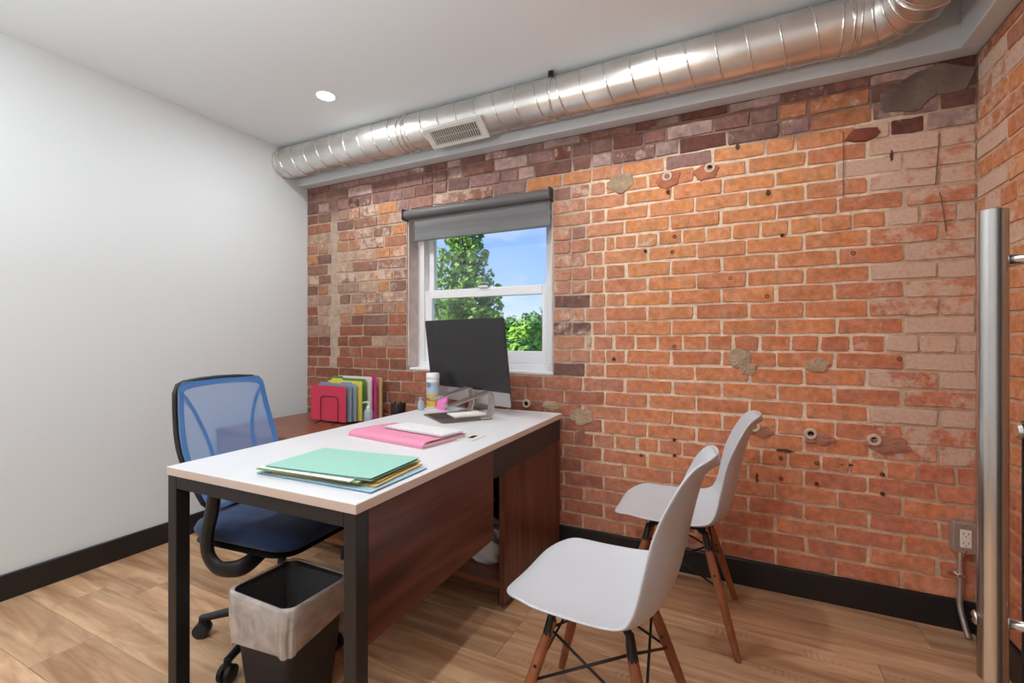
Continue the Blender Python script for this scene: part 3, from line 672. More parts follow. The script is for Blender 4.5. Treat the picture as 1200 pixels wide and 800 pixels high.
# ------------------------------------------------------------------ shell chairs
def shell_profile(n=44):
    key = [(.246, .416), (.238, .426), (.212, .434), (.16, .437), (.08, .428), (-.03, .416), (-.105, .418), (-.158, .442), (-.192, .495), (-.212, .565), (-.232, .66), (-.252, .745), (-.268, .793), (-.286, .816), (-.306, .822)]
    P = spline([(x, 0, z) for x, z in key], 10); L = [0]
    for a, b in zip(P, P[1:]): L.append(L[-1] + (b - a).length)
    out = []
    for i in range(n + 1):
        t = .5 - .5 * math.cos(PI * i / n); t = .55 * t + .45 * i / n; s = t * L[-1]
        k = max(j for j in range(len(L)) if L[j] <= s + 1e-9); k = min(k, len(P) - 2); q = (s - L[k]) / max(1e-9, L[k + 1] - L[k]); out.append((P[k].lerp(P[k + 1], q), t))
    return out
def shell_mesh():
    prof = shell_profile(); bm = bmesh.new(); NU = 22; rows = []
    for i, (p, t) in enumerate(prof):
        if t < .47: w = .232 - .012 * (1 - t / .47)
        else: w = .232 - .06 * smooth(.47, .98, t)
        if t < .19: w *= (max(0.0, 1 - abs(1 - t / .19) ** 2.7)) ** (1 / 2.7) * .995 + .005
        if t > .86: w *= (max(0.0, 1 - abs((t - .86) / .14) ** 2.4)) ** (1 / 2.4) * .995 + .005
        # local tangent
        a = prof[max(0, i - 1)][0]; b = prof[min(len(prof) - 1, i + 1)][0]; tg = (b - a).normalized(); nr = Vector((tg.z, 0, -tg.x))
        if nr.z < 0 and t < .4: nr = -nr
        if t >= .4 and nr.x < 0: nr = -nr
        curl = .022 + .026 * smooth(.1, .45, t) + .012 * smooth(.4, .7, t) - .03 * smooth(.75, 1, t)
        if t < .10: curl *= t / .10
        row = []
        for k in range(NU + 1):
            u = -1 + 2 * k / NU; us = math.sin(u * PI / 2) * .35 + u * .65
            q = p + nr * curl * abs(us) ** 2.4; row.append(bm.verts.new((q.x, us * w, q.z)))
        rows.append(row)
    for a, b in zip(rows, rows[1:]):
        for k in range(NU): bm.faces.new((a[k], a[k + 1], b[k + 1], b[k]))
    return bm
def make_shell_chair():
    t = empty('shell_chair', (0, 0, 0))
    s = obj('seat_shell', shell_mesh(), M_SHELL, t, smooth=True)
    md = s.modifiers.new('thickness', 'SOLIDIFY'); md.thickness = .0065; md.offset = 0
    sb = s.modifiers.new('round', 'SUBSURF'); sb.levels = 1; sb.render_levels = 1
    tops = []; leglo = []
    for sx_ in (1, -1):
        for sy_ in (1, -1):
            a = Vector((.105 * sx_ + .0, .115 * sy_, .372)); f = Vector((.215 * sx_, .215 * sy_, 0)); d = f - a
            obj('leg', T([a, a + d * .25, a + d * .55, a + d * .97, f], [.0125, .016, .0155, .0115, .0108], 12), M_LEG, t, angle=50)
            br = obj('leg_bracket', T([Vector((.075 * sx_, .085 * sy_, .40)), a + Vector((0, 0, .02)), a + d * .10], [.009, .012, .0145], 8), M_BLACKMETAL, t, angle=50)
            obj('screw', lathe([(.005, -.017), (.005, .017)], 8, mtx=Matrix.Translation(a + d * .30) @ Matrix.Rotation(PI / 2, 4, 'X')), M_BLACKMETAL, t)
            tops.append((sx_, sy_, a + d * .06)); leglo.append((sx_, sy_, a + d * .42))
    td = {(a, b): p for a, b, p in tops}; ld = {(a, b): p for a, b, p in leglo}
    for (p, q) in (((1, 1), (1, -1)), ((-1, 1), (-1, -1)), ((1, 1), (-1, 1)), ((1, -1), (-1, -1))):
        for A, Bp in ((p, q), (q, p)): obj('brace_rod', T([td[A], ld[Bp]], .0038, 6), M_BLACKMETAL, t, smooth=True)
    obj('seat_mount', T([(.085, .095, .4), (-.085, .095, .4), (-.085, -.095, .4), (.085, -.095, .4)], .007, 6, closed=True), M_BLACKMETAL, t)
    for sx_ in (1, -1):
        for sy_ in (1, -1): obj('mount_pad', lathe([(.016, .398), (.016, .4125)], 12), M_BLACKPLASTIC, t, loc=(.06 * sx_ - .03, .09 * sy_, 0))
    return t
def dup(root, loc, rz):
    r = root.copy(); COL.objects.link(r); r.location = loc; r.rotation_euler = (0, 0, rz)
    for ch in list(root.children):
        c = ch.copy(); COL.objects.link(c); c.parent = r
        for gch in ch.children: d = gch.copy(); COL.objects.link(d); d.parent = c
    return r
chA = make_shell_chair(); chB = dup(chA, (-.235, 2.03, 0), PI + math.radians(2))
chA.location = (-.355, 1.30, 0); chA.rotation_euler = (0, 0, PI + math.radians(-2))
tag(chA, 'white plastic shell chair on wooden legs standing away from the brick wall', 'chair', 'white shell chairs')
tag(chB, 'white plastic shell chair on wooden legs close against the brick wall', 'chair', 'white shell chairs')

# ------------------------------------------------------------------ office chair
oc = empty('office_chair', (-1.62, 1.235, 0), math.radians(6)); tag(oc, 'blue mesh-back office armchair tucked under the desk', 'office chair')
M_MESH = mat_film('blue_mesh_fabric', lin(122, 166, 220), .58, .8)
M_MESHD = mat_film('blue_mesh_band', lin(74, 132, 200), .9, .8)
M_SEATB = mat('navy_seat_fabric', lin(28, 54, 94), .9, bump=.3, bscale=500, sheen=.2)
def bx_(y, z): return -.170 - .34 * (z - .5) - .05 * math.sin((z - .5) / .47 * PI) * .6 + .35 * y * y
def bw(z):
    s = (z - .50) / .47; return .176 + .040 * math.sin(min(1, s * 1.6) * PI / 2) - .05 * max(0, s - .45)
outl = []
for i in range(13): z = .53 + (.93 - .53) * i / 12; outl.append((bw(z), z))
top = [(bw(.955) - .012, .958), (.15, .968), (.08, .974), (0, .976)]
bot = [(.165, .508), (.11, .498), (0, .494)]
half = outl + top; loop = [(y, z) for y, z in bot[::-1]][0:] + half
loopL = [(-y, z) for y, z in (half[::-1])[1:]] + [(-y, z) for y, z in bot[:-1]]
lp3 = [Vector((bx_(y, z) - .013, y, z)) for y, z in loop + loopL]
obj('back_frame', T(lp3, .0105, 8, closed=True, sx=.8), M_BLACKPLASTIC, oc, smooth=True)
vb, fb = [], []
NZ, NY = 24, 20
for i in range(NZ + 1):
    z = .497 + (.972 - .497) * i / NZ
    w = bw(z) if .53 < z < .95 else (bw(.53) * (.9 + .1 * (z - .497) / .033) if z <= .53 else bw(.95) - .02 * (z - .95) / .022)
    for k in range(NY + 1):
        y = -w + 2 * w * k / NY; vb.append((bx_(y, z) + .002, y, z))
for i in range(NZ):
    for k in range(NY): a = i * (NY + 1) + k; fb.append((a, a + 1, a + NY + 2, a + NY + 1))
obj_m = pyd('back_mesh', vb, fb, M_MESH, oc, True)
def ribbon(pts, w, off, m, name):
    P = spline([(0, y, z) for y, z in pts], 6); v, f = [], []
    for i, p in enumerate(P):
        a = P[max(0, i - 1)]; b = P[min(len(P) - 1, i + 1)]; t = (b - a).normalized(); nn = Vector((0, -t.z, t.y)) * w / 2
        for s in (1, -1): q = p + nn * s; v.append((bx_(q.y, q.z) + off, q.y, q.z))
    for i in range(len(P) - 1): f.append((2 * i, 2 * i + 1, 2 * i + 3, 2 * i + 2))
    return pyd(name, v, f, m, oc, True)
for s in (1, -1):
    ribbon([(s * .180, .93), (s * .155, .895), (s * .125, .83), (s * .10, .74), (s * .095, .64), (s * .105, .55)], .016, .005, M_MESHD, 'mesh_band')
bp_ = [(bw(z) - .014, z) for z in (.54, .62, .70, .78, .86, .915, .935)] + [(bw(.95) - .030, .950), (.13, .957), (.07, .9615), (0, .963)]
ribbon(bp_ + [(-y, z) for y, z in bp_[::-1][1:]], .022, .004, M_MESHD, 'mesh_border')
obj('back_upright', T(spline([(-.03, 0, .40), (-.2, 0, .385), (-.23, 0, .41), (-.235, 0, .52), (-.285, 0, .66)], 6), .022, 10, sx=1.5, sy=.7), M_BLACKPLASTIC, oc, smooth=True)
# seat cushion: rounded slab with waterfall front
def cushion(w, d, z0, z1):
    bm = bmesh.new(); rings = []
    for s, z in ((.90, z0), (.98, z0 + .012), (1, (z0 + z1) / 2), (.97, z1 - .012), (.9, z1), (.5, z1 - .004)):
        ring = []
        for x, y in rrect(d * s, w * s, .09 * s, 6): ring.append(bm.verts.new((x, y, z - (.02 * smooth(.12, .25, x) if z > z0 + .02 else .008 * smooth(.12, .25, x)))))
        rings.append(ring)
    n = len(rings[0])
    for a, b in zip(rings, rings[1:]):
        for k in range(n): bm.faces.new((a[k], a[(k + 1) % n], b[(k + 1) % n], b[k]))
    bm.faces.new(rings[0][::-1]); bm.faces.new(rings[-1]); return bm
obj('seat_cushion', cushion(.49, .48, .425, .485), M_SEATB, oc, smooth=True, loc=(.03, 0, 0))
obj('seat_pan', cushion(.47, .46, .398, .424), M_BLACKPLASTIC, oc, angle=40, loc=(.02, 0, 0))
obj('tilt_mechanism', B((-.11, .11, -.07, .07, .345, .398), bev=.012), M_BLACKPLASTIC, oc)
obj('tilt_lever', T([(.03, -.06, .37), (.04, -.18, .365), (.045, -.24, .36)], [.005, .006, .008], 8), M_BLACKPLASTIC, oc, smooth=True)
for s in (1, -1):
    pth = spline([(.10, s * .16, .405), (.11, s * .24, .385), (.085, s * .272, .375), (.02, s * .28, .372), (-.025, s * .282, .41), (-.03, s * .282, .48), (-.01, s * .28, .56), (.0, s * .278, .635)], 6)
    am = obj('armrest', T(pth, .023, 10, sx=.8, sy=1.35), M_BLACKPLASTIC, oc, smooth=True)
    obj('arm_pad', prism(rrect(.25, .085, .035, 5, .02, s * .275), .636, .662, 'z'), mat('arm_pad_foam', lin(34, 34, 36), .7), am, angle=40)
obj('gas_lift', lathe([(.028, .09), (.028, .2), (.020, .205), (.016, .21), (.016, .346)], 16), M_BLACKMETAL, oc, angle=40)
bh = obj('base_hub', lathe([(.045, .065), (.05, .08), (.045, .115), (.03, .125)], 18), M_BLACKPLASTIC, oc, angle=40)
for k in range(5):
    a = math.radians(210 + 72 * k); ca, sa = math.cos(a), math.sin(a)
    obj('base_leg', T([(ca * .035, sa * .035, .096), (ca * .17, sa * .17, .088), (ca * .285, sa * .285, .070)], [.024, .021, .016], 8, sx=.75, sy=.85), M_BLACKPLASTIC, oc, angle=50)
    cs = obj('caster', T([(ca * .285, sa * .285, .078), (ca * .285, sa * .285, .045)], [.011, .014], 8), M_BLACKPLASTIC, oc)
    for d in (-1, 1):
        Mx = Matrix.Translation((ca * .285 - sa * d * .013, sa * .285 + ca * d * .013, .0285)) @ Matrix.Rotation(a, 4, 'Z') @ Matrix.Rotation(PI / 2, 4, 'X')
        obj('wheel', lathe([(.02, -.010), (.028, -.007), (.0282, .007), (.02, .010)], 16, mtx=Mx), M_BLACKPLASTIC, cs, angle=40)

# ------------------------------------------------------------------ waste bin with liner
bn = empty('waste_bin', (-1.30, 1.022, 0), 0); tag(bn, 'black square tapered waste bin with a clear bag under the desk', 'waste bin')
def taper(bm, w0, d0, w1, d1, z0, z1, r0, r1, n=6):
    A = [bm.verts.new((x, y, z0)) for x, y in rrect(w0, d0, r0, n)]; Bv = [bm.verts.new((x, y, z1)) for x, y in rrect(w1, d1, r1, n)]
    for i in range(len(A)): bm.faces.new((A[i], A[(i + 1) % len(A)], Bv[(i + 1) % len(A)], Bv[i]))
    return A, Bv
bm = bmesh.new(); A, Bo = taper(bm, .205, .175, .274, .236, 0, .352, .03, .035); bm.faces.new(A[::-1])
C_ = [bm.verts.new((x, y, .356)) for x, y in rrect(.262, .224, .03, 6)]; D_ = [bm.verts.new((x, y, .01)) for x, y in rrect(.195, .165, .025, 6)]
n = len(Bo)
for P_, Q_ in ((Bo, C_), (C_, D_)):
    for i in range(n): bm.faces.new((P_[i], P_[(i + 1) % n], Q_[(i + 1) % n], Q_[i]))
bm.faces.new(D_)
obj('bin_body', bm, mat('bin_plastic', lin(36, 33, 34), .55), bn, angle=40)
# bag: skirt folded over the rim and the inside lining
def bag():
    r = random.Random(4); v, f = [], []; N = 72
    ring0 = rrect(1, 1, .14, 17)[:72]
    def put(wx, wy, z, amp, ph):
        for i, (x, y) in enumerate(ring0):
            a = 2 * PI * i / N; k = 1 + amp * (math.sin(9 * a + ph) * .5 + math.sin(17 * a + ph * 2.1) * .3 + r.uniform(-.25, .25))
            dz = amp * .25 * math.sin(5 * a + ph)
            v.append((x * wx * k, y * wy * k, z + dz * (1 if z < .34 else .15)))
    put(.190, .160, .10, .012, 1); put(.225, .190, .22, .012, 2); put(.250, .212, .32, .006, 3); put(.266, .228, .3585, .002, 0); put(.281, .243, .3600, .002, 0); put(.287, .249, .349, .008, 4); put(.286, .249, .31, .020, 4.3); put(.282, .247, .265, .028, 4.8); put(.272, .240, .222, .022, 5.2)
    for i in range(N):  # the hem hangs lower towards the room corner
        x, y, z = v[-N + i]; v[-N + i] = (x, y, z - .03 * smooth(.13, -.13, y) + .03 * smooth(.02, .14, x) + .012 * math.sin(6 * PI * i / N + .6))
    for k in range(8):
        for i in range(N): f.append((k * N + i, k * N + (i + 1) % N, (k + 1) * N + (i + 1) % N, (k + 1) * N + i))
    return v, f
v, f = bag(); NB = 72
pyd('bag_lining', v[:4 * NB], f[:3 * NB], mat_film('bag_lining_film', lin(200, 200, 200), .10, .2), bn, True)
pyd('bag_skirt', v[3 * NB:], [tuple(i - 3 * NB for i in q) for q in f[3 * NB:]], mat_film('clear_bag_film', lin(228, 218, 210), .58, .25, 11), bn, True)

# ------------------------------------------------------------------ monitor
MA = math.radians(-18)
mo = empty('computer_monitor', (-1.37, 2.222, DT), MA); tag(mo, 'large all-in-one computer with black screen and silver chin on the desk', 'monitor')
tl = math.radians(7)
M_SCR = mat('black_screen_glass', lin(42, 42, 44), .22, spec=.5)
def til(o): o.rotation_euler = (tl, 0, 0); o.location = (0, -.01, .115); o.scale = (1.035, 1, 1.035); return o
bd = til(obj('display_housing', prism(rrect(.645, .445, .012, 4, 0, .155), .0, .008), mat('dark_housing', lin(70, 70, 72), .6), mo, angle=40))
obj('screen', prism(rrect(.645, .372, .010, 4, 0, .1915), -.004, -.0003), M_SCR, bd, angle=40)
obj('chin', prism(rrect(.645, .071, .008, 4, 0, -.0320), -.004, -.0003), mat('silver_chin', lin(176, 170, 167), .4, .3), bd, angle=40)
obj('housing_bulge', lathe([(.25, 0), (.2, .018), (.1, .03), (.01, .034)], 24, mtx=Matrix.Translation((0, .0085, .155)) @ Matrix.Scale(.8, 4, (0, 0, 1)) @ Matrix.Rotation(-PI / 2, 4, 'X')), M_ALU, bd, smooth=True)
obj('stand_neck', prism([(.072, .006), (.086, .006), (.086, .10), (.070, .22), (.036, .25), (.055, .21), (.072, .10)], -.085, .085, 'x'), M_ALU, mo, angle=30)
obj('stand_foot', prism(rrect(.16, .10, .01, 4, 0, .0), 0, .006, 'z'), M_ALU, mo, angle=40, loc=(0, .045, 0))

# laptop stand of bent aluminium in front of the monitor
ls = empty('laptop_stand', (-1.285, 2.012, DT), math.radians(-35)); ls.scale = (1.1, 1.1, 1); ls.location.x -= .01; ls.location.y -= .024; tag(ls, 'empty aluminium laptop stand with two raised arms on the desk', 'laptop stand')
# local: user side is -y, arms run along y, the pair spaced along x
def strip(path, w, x0, th=.005):
    """bent flat bar in the yz plane, width w along x"""
    bm = bmesh.new(); P = [Vector((0, a, b)) for a, b in path]; rings = []
    for i, p in enumerate(P):
        a = P[max(0, i - 1)]; b = P[min(len(P) - 1, i + 1)]; t = (b - a).normalized(); nn = Vector((0, -t.z, t.y)) * th / 2
        rings.append([bm.verts.new((x0 + sx_ * w / 2, (p + nn * s).y, (p + nn * s).z)) for sx_, s in ((-1, -1), (1, -1), (1, 1), (-1, 1))])
    for a, b in zip(rings, rings[1:]):
        for k in range(4): bm.faces.new((a[k], a[(k + 1) % 4], b[(k + 1) % 4], b[k]))
    bm.faces.new(rings[0][::-1]); bm.faces.new(rings[-1]); return bm
for xx in (-.11, .11):
    arc = [(.105 + .018 * math.sin(t), .112 + .018 * math.cos(t) - .018) for t in [PI / 2 * k / 5 for k in range(5, -1, -1)]]
    pth = [(.112, .018), (.121, .05), (.121, .108)] + [(.099 + .022 * math.cos(t), .108 + .024 * math.sin(t)) for t in [PI * .58 * k / 5 for k in range(1, 6)]] + [(-.05, .085), (-.088, .076), (-.098, .077), (-.102, .090)]
    obj('arm', strip(pth, .05, xx, .007), M_ALU, ls)
obj('base_plate', prism(rrect(.27, .24, .02, 4, 0, .0), .0, .0045, 'z'), mat('grey_anodised', lin(126, 118, 114), .4, .7), ls, angle=40)
obj('rubber_pad', prism(rrect(.13, .10, .01, 3, -.04, -.06), .0046, .0062, 'z'), mat('rubber_pad', lin(60, 54, 54), .7), ls)
for xx in (-.11, .11): obj('upright_foot', strip([(.06, .008), (.10, .008), (.108, .011), (.112, .018)], .05, xx, .007), M_ALU, ls)

# ------------------------------------------------------------------ papers and folders on the desk
def sheet(name, w, d, th, m, loc, rz, label, cat, sag=.0, tab=None, group=None):
    """thin folder: two leaves joined at the fold"""
    t = empty(name, loc, rz); tag(t, label, cat, group)
    def leaf(z0, lift, ww, dd, extra=None):
        bm = bmesh.new(); n = 10; rows = []
        for i in range(n + 1):
            x = -ww / 2 + ww * i / n; z = z0 + lift * (i / n) ** 2
            rows.append([bm.verts.new((x, y, z + dz)) for dz in (0, .0007) for y in (-dd / 2, dd / 2)])
        for a, b in zip(rows, rows[1:]):
            for p, q in ((0, 1), (1, 3), (3, 2), (2, 0)): bm.faces.new((a[p], a[q], b[q], b[p]))
        bm.faces.new((rows[0][0], rows[0][1], rows[0][3], rows[0][2])); bm.faces.new((rows[-1][0], rows[-1][1], rows[-1][3], rows[-1][2])); return bm
    obj('front_cover', leaf(th - .0008, sag, w, d), m, t, smooth=False)
    obj('back_cover', leaf(0, 0, w, d + (.012 if tab else 0)), m, t)
    pg = obj('pages', B((-w / 2 + .008, w / 2 - .012, -d / 2 + .006, d / 2 - .006, .0009, max(.0012, th - .001))), mat('paper', lin(238, 234, 228), .8), t)
    return t
M_MINT = mat('mint_card', lin(150, 200, 184), .7); M_MANILA = mat('manila_card', lin(224, 196, 142), .75); M_SKY = mat('sky_blue_card', lin(160, 192, 210), .7); M_PINK = mat('pink_card', lin(224, 140, 170), .6); M_PALEG = mat('pale_green_card', lin(168, 196, 150), .7)
z = DT
G = 'folders stacked on the desk'
# stack directions: long side runs across the desk
sheet('file_folder', .43, .25, .005, M_SKY, (-1.072, 1.025, z), math.radians(2), 'sky blue file folder at the bottom of the desk stack', 'folder', .0, group=G)
sheet('file_folder', .36, .235, .004, M_MANILA, (-1.055, 1.035, z + .006), math.radians(6), 'manila folder between the blue and yellow folders of the desk stack', 'folder', group=G)
sheet('file_folder', .36, .235, .004, mat('yellow_card', lin(222, 200, 120), .7), (-1.068, 1.045, z + .0112), math.radians(9), 'pale yellow folder under the green folders of the desk stack', 'folder', group=G)
sheet('file_folder', .37, .235, .004, M_PALEG, (-1.10, 1.018, z + .0164), math.radians(5), 'pale green folder just below the mint one on the desk stack', 'folder', group=G)
o = obj('paper_sheet', B((-.17, .17, -.108, .108, 0, .002)), mat('paper', lin(238, 234, 228), .8), None, loc=(-1.10, 1.005, z + .0216), rot=(0, 0, math.radians(3))); tag(o, 'white paper sheets sticking out under the mint folder', 'paper')
sheet('file_folder', .378, .235, .004, M_MINT, (-1.072, 1.03, z + .0246), math.radians(5), 'mint green file folder on top of the desk stack', 'folder', .003, group=G)
# pink folder with rounded spine and keyboard on it
pk = empty('pink_binder', (-1.222, 1.512, z), math.radians(-8)); tag(pk, 'pink soft document binder under the white keyboard', 'binder')
pf = [(-.22, .0), (.22, .0)]
bm = bmesh.new(); prof = [(-.13, .001), (-.128, .012), (-.118, .020), (-.10, .023), (.02, .021), (.118, .016), (.118, .0145), (.02, .0195), (-.10, .0212), (-.116, .0185), (-.125, .0115), (-.127, .0025), (.118, .0025), (.118, .001)]
prism(prof, -.212, .212, 'x', bm); obj('cover', bm, M_PINK, pk, angle=40)
obj('pages', B((-.204, .206, -.122, .112, .003, .013)), mat('paper', lin(238, 234, 228), .8), pk)
kb = empty('keyboard', (-1.175, 1.545, z + .0236), math.radians(-9)); kb.rotation_euler = (math.radians(-1.6), 0, math.radians(-9)); kb.scale = (1.12, 1.12, 1); tag(kb, 'slim white computer keyboard lying on the pink binder', 'keyboard')
obj('keyboard_body', prism(rrect(.30, .115, .01, 4), 0, .005, 'z'), mat('keyboard_alu', lin(206, 205, 206), .4), kb, angle=40)
bm = bmesh.new()
for ry in range(6):
    for rx in range(14):
        x = -.138 + rx * .0204; y = -.047 + ry * .0184
        if ry == 0 and 4 <= rx <= 8:
            if rx == 4: bb = (x, x + .0985, y, y + .016, .005, .0075)
            else: continue
        else: bb = (x, x + .0172, y, y + .0158, .005, .0075)
        r_ = bmesh.ops.create_cube(bm, size=1)
        for v_ in r_['verts']: v_.co = Vector(((bb[0] + bb[1]) / 2 + v_.co.x * (bb[1] - bb[0]), (bb[2] + bb[3]) / 2 + v_.co.y * (bb[3] - bb[2]), (bb[4] + bb[5]) / 2 + v_.co.z * (bb[5] - bb[4])))
tag(obj('keys', bm, mat('white_keys', lin(240, 240, 240), .5), kb), kind='stuff')
# cable port in the desk top
cp = empty('cable_port', (-.975, 1.60, z), math.radians(2)); tag(cp, 'flat white cable port plate with a dark slot in the desk top', 'cable port')
obj('plate', prism(rrect(.075, .125, .008, 4), 0, .003, 'z'), mat('port_plate', lin(222, 220, 218), .4), cp, angle=40)
obj('slot', prism(rrect(.022, .05, .004, 3, .005, .005), .0031, .0036, 'z'), M_HOLE, cp)

# canister, small bottle, sticky notes, paper pile, lens cup on the desk
ca = empty('wipes_canister', (-1.592, 2.19, z)); tag(ca, 'white plastic canister with blue and yellow label beside the monitor', 'canister')
obj('canister_body', lathe([(.034, 0), (.037, .004), (.037, .165), (.034, .170)], 24), mat('white_canister', lin(226, 224, 222), .4), ca, angle=40)
obj('lid', lathe([(.0375, .1705), (.0385, .174), (.0375, .196), (.034, .200)], 24), M_WHITEVINYL, ca, angle=40)
obj('yellow_label', lathe([(.0374, .012), (.0374, .078)], 24), mat('yellow_label', lin(222, 178, 50), .5), ca, angle=40)
obj('blue_label', lathe([(.0374, .0785), (.0374, .150)], 24), mat('blue_label', lin(176, 196, 208), .5), ca, angle=40)
obj('label_mark', prism(rrect(.030, .03, .012, 4, 0, .135), -.0385, -.0345), mat('label_mark', lin(120, 140, 156), .5), ca, rot=(0, 0, math.radians(-5)))
M_CLEAR = mat_film('clear_plastic', lin(190, 205, 215), .6, .15)
sbm = empty('small_bottle', (-1.60, 2.09, z)); tag(sbm, 'small clear plastic bottle with a grey cap next to the canister', 'bottle')
obj('bottle_body', lathe([(.017, 0), (.019, .003), (.019, .045), (.012, .055)], 16), M_CLEAR, sbm, angle=40)
obj('bottle_cap', lathe([(.0125, .0552), (.013, .057), (.012, .071)], 14), mat('grey_cap', lin(150, 156, 164), .4), sbm, angle=40)
sn = empty('sticky_notes', (-1.51, 2.155, z), -.3); tag(sn, 'bright pink sticky note pad standing behind the laptop stand', 'sticky notes')
obj('note_pad', B((-.04, .04, -.006, .006, 0, .075), bev=.001, seg=1), mat('neon_pink_paper', lin(238, 120, 190), .7), sn, rot=(math.radians(-12), 0, 0))
pp = obj('paper_pile', B((-.07, .07, -.085, .085, 0, .006)), mat('paper', lin(238, 234, 228), .8), None, loc=(-1.26, 2.028, z + .0066), rot=(0, 0, math.radians(-38))); tag(pp, 'small pile of white papers lying on the laptop stand base', 'paper')

# ------------------------------------------------------------------ things on the credenza
CT = .6003
rk = empty('file_rack', (-2.34, 2.245, CT)); tag(rk, 'black wire file sorter holding coloured folders on the credenza', 'file rack')
M_WIRE = mat('black_wire', lin(30, 26, 28), .4, .5)
ys = [-.125 + .029 * i for i in range(9)]
for i, yy in enumerate(ys):
    hgt = .17 + .007 * i
    pth = spline([(-.075, yy, .012), (-.075, yy, hgt - .03), (-.068, yy, hgt - .008), (-.05, yy, hgt), (.05, yy, hgt), (.068, yy, hgt - .008), (.075, yy, hgt - .03), (.075, yy, .012)], 5)
    obj('wire_loop', T(pth, .0022, 6), M_WIRE, rk, smooth=True)
for xx in (-.075, .075):
    obj('base_rail', T(spline([(xx, -.17, .002), (xx, -.14, .011), (xx, -.10, .012), (xx, .12, .012), (xx, .135, .003)], 5), .0026, 6), M_WIRE, rk, smooth=True)
FR = 'coloured folders standing in the wire file sorter'
def standing(dx, yy, w, h_, c, label, th=.006, lean=.0, tabx=None):
    t = empty('file_folder', (-2.34 + dx, 2.245 + yy, CT + .0148)); tag(t, label, 'folder', FR)
    m = mat('card_%d_%d_%d' % c, lin(*c), .7)
    for y0, y1, hh_ in ((-th / 2, -th / 2 + .001, h_ - .008), (th / 2 - .001, th / 2, h_)):
        pts = [(-w / 2, 0), (w / 2, 0), (w / 2, hh_ - .01), (w / 2 - .01, hh_)] 
        if y0 > 0 and tabx is not None: pts += [(tabx + .05, hh_), (tabx + .045, hh_ + .012), (tabx - .045, hh_ + .012), (tabx - .05, hh_)]
        pts += [(-w / 2 + .01, hh_), (-w / 2, hh_ - .01)]
        obj('cover', prism(pts, y0, y1), m, t)
    obj('fold', B((-w / 2, w / 2, -th / 2 + .001, th / 2 - .001, 0, .001)), m, t)
    obj('pages', B((-w / 2 + .004, w / 2 - .006, -th / 2 + .0012, th / 2 - .0012, .0012, h_ - .014)), mat('paper', lin(238, 234, 228), .8), t)
    t.rotation_euler = (lean, 0, 0); return t
standing(-.02, -.112, .30, .222, (206, 56, 84), 'crimson red folder at the front of the wire file sorter', .010, .0)
standing(-.005, -.083, .30, .228, (126, 146, 166), 'slate blue folder right behind the red one in the file sorter', .014, 0, -.08)
standing(.01, -.055, .30, .232, (142, 160, 176), 'grey blue folder before the yellow one in the file sorter', .012, 0, .06)
standing(.03, -.027, .30, .25, (224, 206, 92), 'yellow folder in the middle of the file sorter', .012, 0, -.07)
standing(.035, .002, .30, .262, (84, 146, 56), 'green folder behind the yellow one in the file sorter', .008, 0, -.1)
standing(.055, .031, .30, .275, (222, 214, 208), 'tall off-white folder behind the green one in the file sorter', .014)
standing(.075, .060, .30, .268, (196, 52, 124), 'magenta folder near the back of the file sorter', .010, 0, .09)
standing(.09, .089, .30, .268, (206, 172, 122), 'tan folder at the very back of the file sorter', .010)
sa = empty('pump_bottle', (-2.05, 2.16, CT)); tag(sa, 'clear hand sanitiser pump bottle beside the file sorter', 'bottle')
obj('bottle_body', lathe([(.026, 0), (.028, .004), (.028, .085), (.022, .10), (.011, .108)], 18), M_CLEAR, sa, angle=40)
pu = obj('pump_head', lathe([(.0125, .1085), (.0125, .122), (.005, .124), (.005, .142), (.009, .144), (.009, .150)], 14), M_WHITEVINYL, sa, angle=40)
obj('spout', T([(0, 0, .147), (-.02, -.016, .148), (-.026, -.02, .142)], .004, 8), M_WHITEVINYL, pu, smooth=True)
gb = empty('pen_cup', (-1.87, 2.22, CT)); tag(gb, 'small dark mesh cup of clips on the credenza behind the desk', 'cup')
obj('cup_body', lathe([(.040, 0), (.043, .004), (.046, .145), (.044, .149), (.042, .145), (.039, .006)], 20), mat('dark_mesh_cup', lin(58, 46, 44), .4, .6), gb, angle=40)
for i in range(6):
    a = i * 1.05; obj('clip', T([(.03 * math.cos(a), .03 * math.sin(a), .10), (.034 * math.cos(a), .034 * math.sin(a), .160 + .004 * (i % 3))], .004, 6), mat('brass_clip', lin(186, 158, 110), .35, .7), gb)
# things on the lower shelf
def crumple(w, d, h_, seed, m, name, parent=None, loc=None):
    r = random.Random(seed); bm = bmesh.new(); bmesh.ops.create_icosphere(bm, subdivisions=4, radius=1)
    ph = [r.uniform(0, 6) for _ in range(6)]
    for v_ in bm.verts:
        c = v_.co; k = 1 + .10 * math.sin(5 * c.x + ph[0]) * math.sin(4 * c.y + ph[1]) + .09 * math.sin(9 * c.z + 6 * c.x + ph[2]) + .05 * math.sin(17 * c.y + 9 * c.z + ph[3]) + r.uniform(-.02, .02)
        sgn = lambda q: math.copysign(abs(q) ** .7, q)
        v_.co = Vector((sgn(c.x) * w / 2 * k, sgn(c.y) * d / 2 * k, max(0, (sgn(c.z) * .5 + .42)) * h_ * k))
    return obj(name, bm, m, parent, smooth=True, loc=loc)
o = crumple(.20, .22, .16, 3, mat('white_bag_plastic', lin(214, 218, 224), .3), 'plastic_bag', None, (-1.06, 1.93, .1104)); tag(o, 'crumpled white plastic bag on the lower shelf of the credenza', 'bag')
bxm = empty('storage_box', (-1.30, 2.03, .1104)); tag(bxm, 'grey plastic storage box on the lower credenza shelf', 'box')
bm = bmesh.new(); A, Bv = taper(bm, .2, .3, .22, .32, 0, .16, .015, .018, 4); bm.faces.new(A[::-1]); bm.faces.new(Bv); obj('box_body', bm, mat('grey_plastic', lin(150, 156, 164), .4), bxm, angle=40)
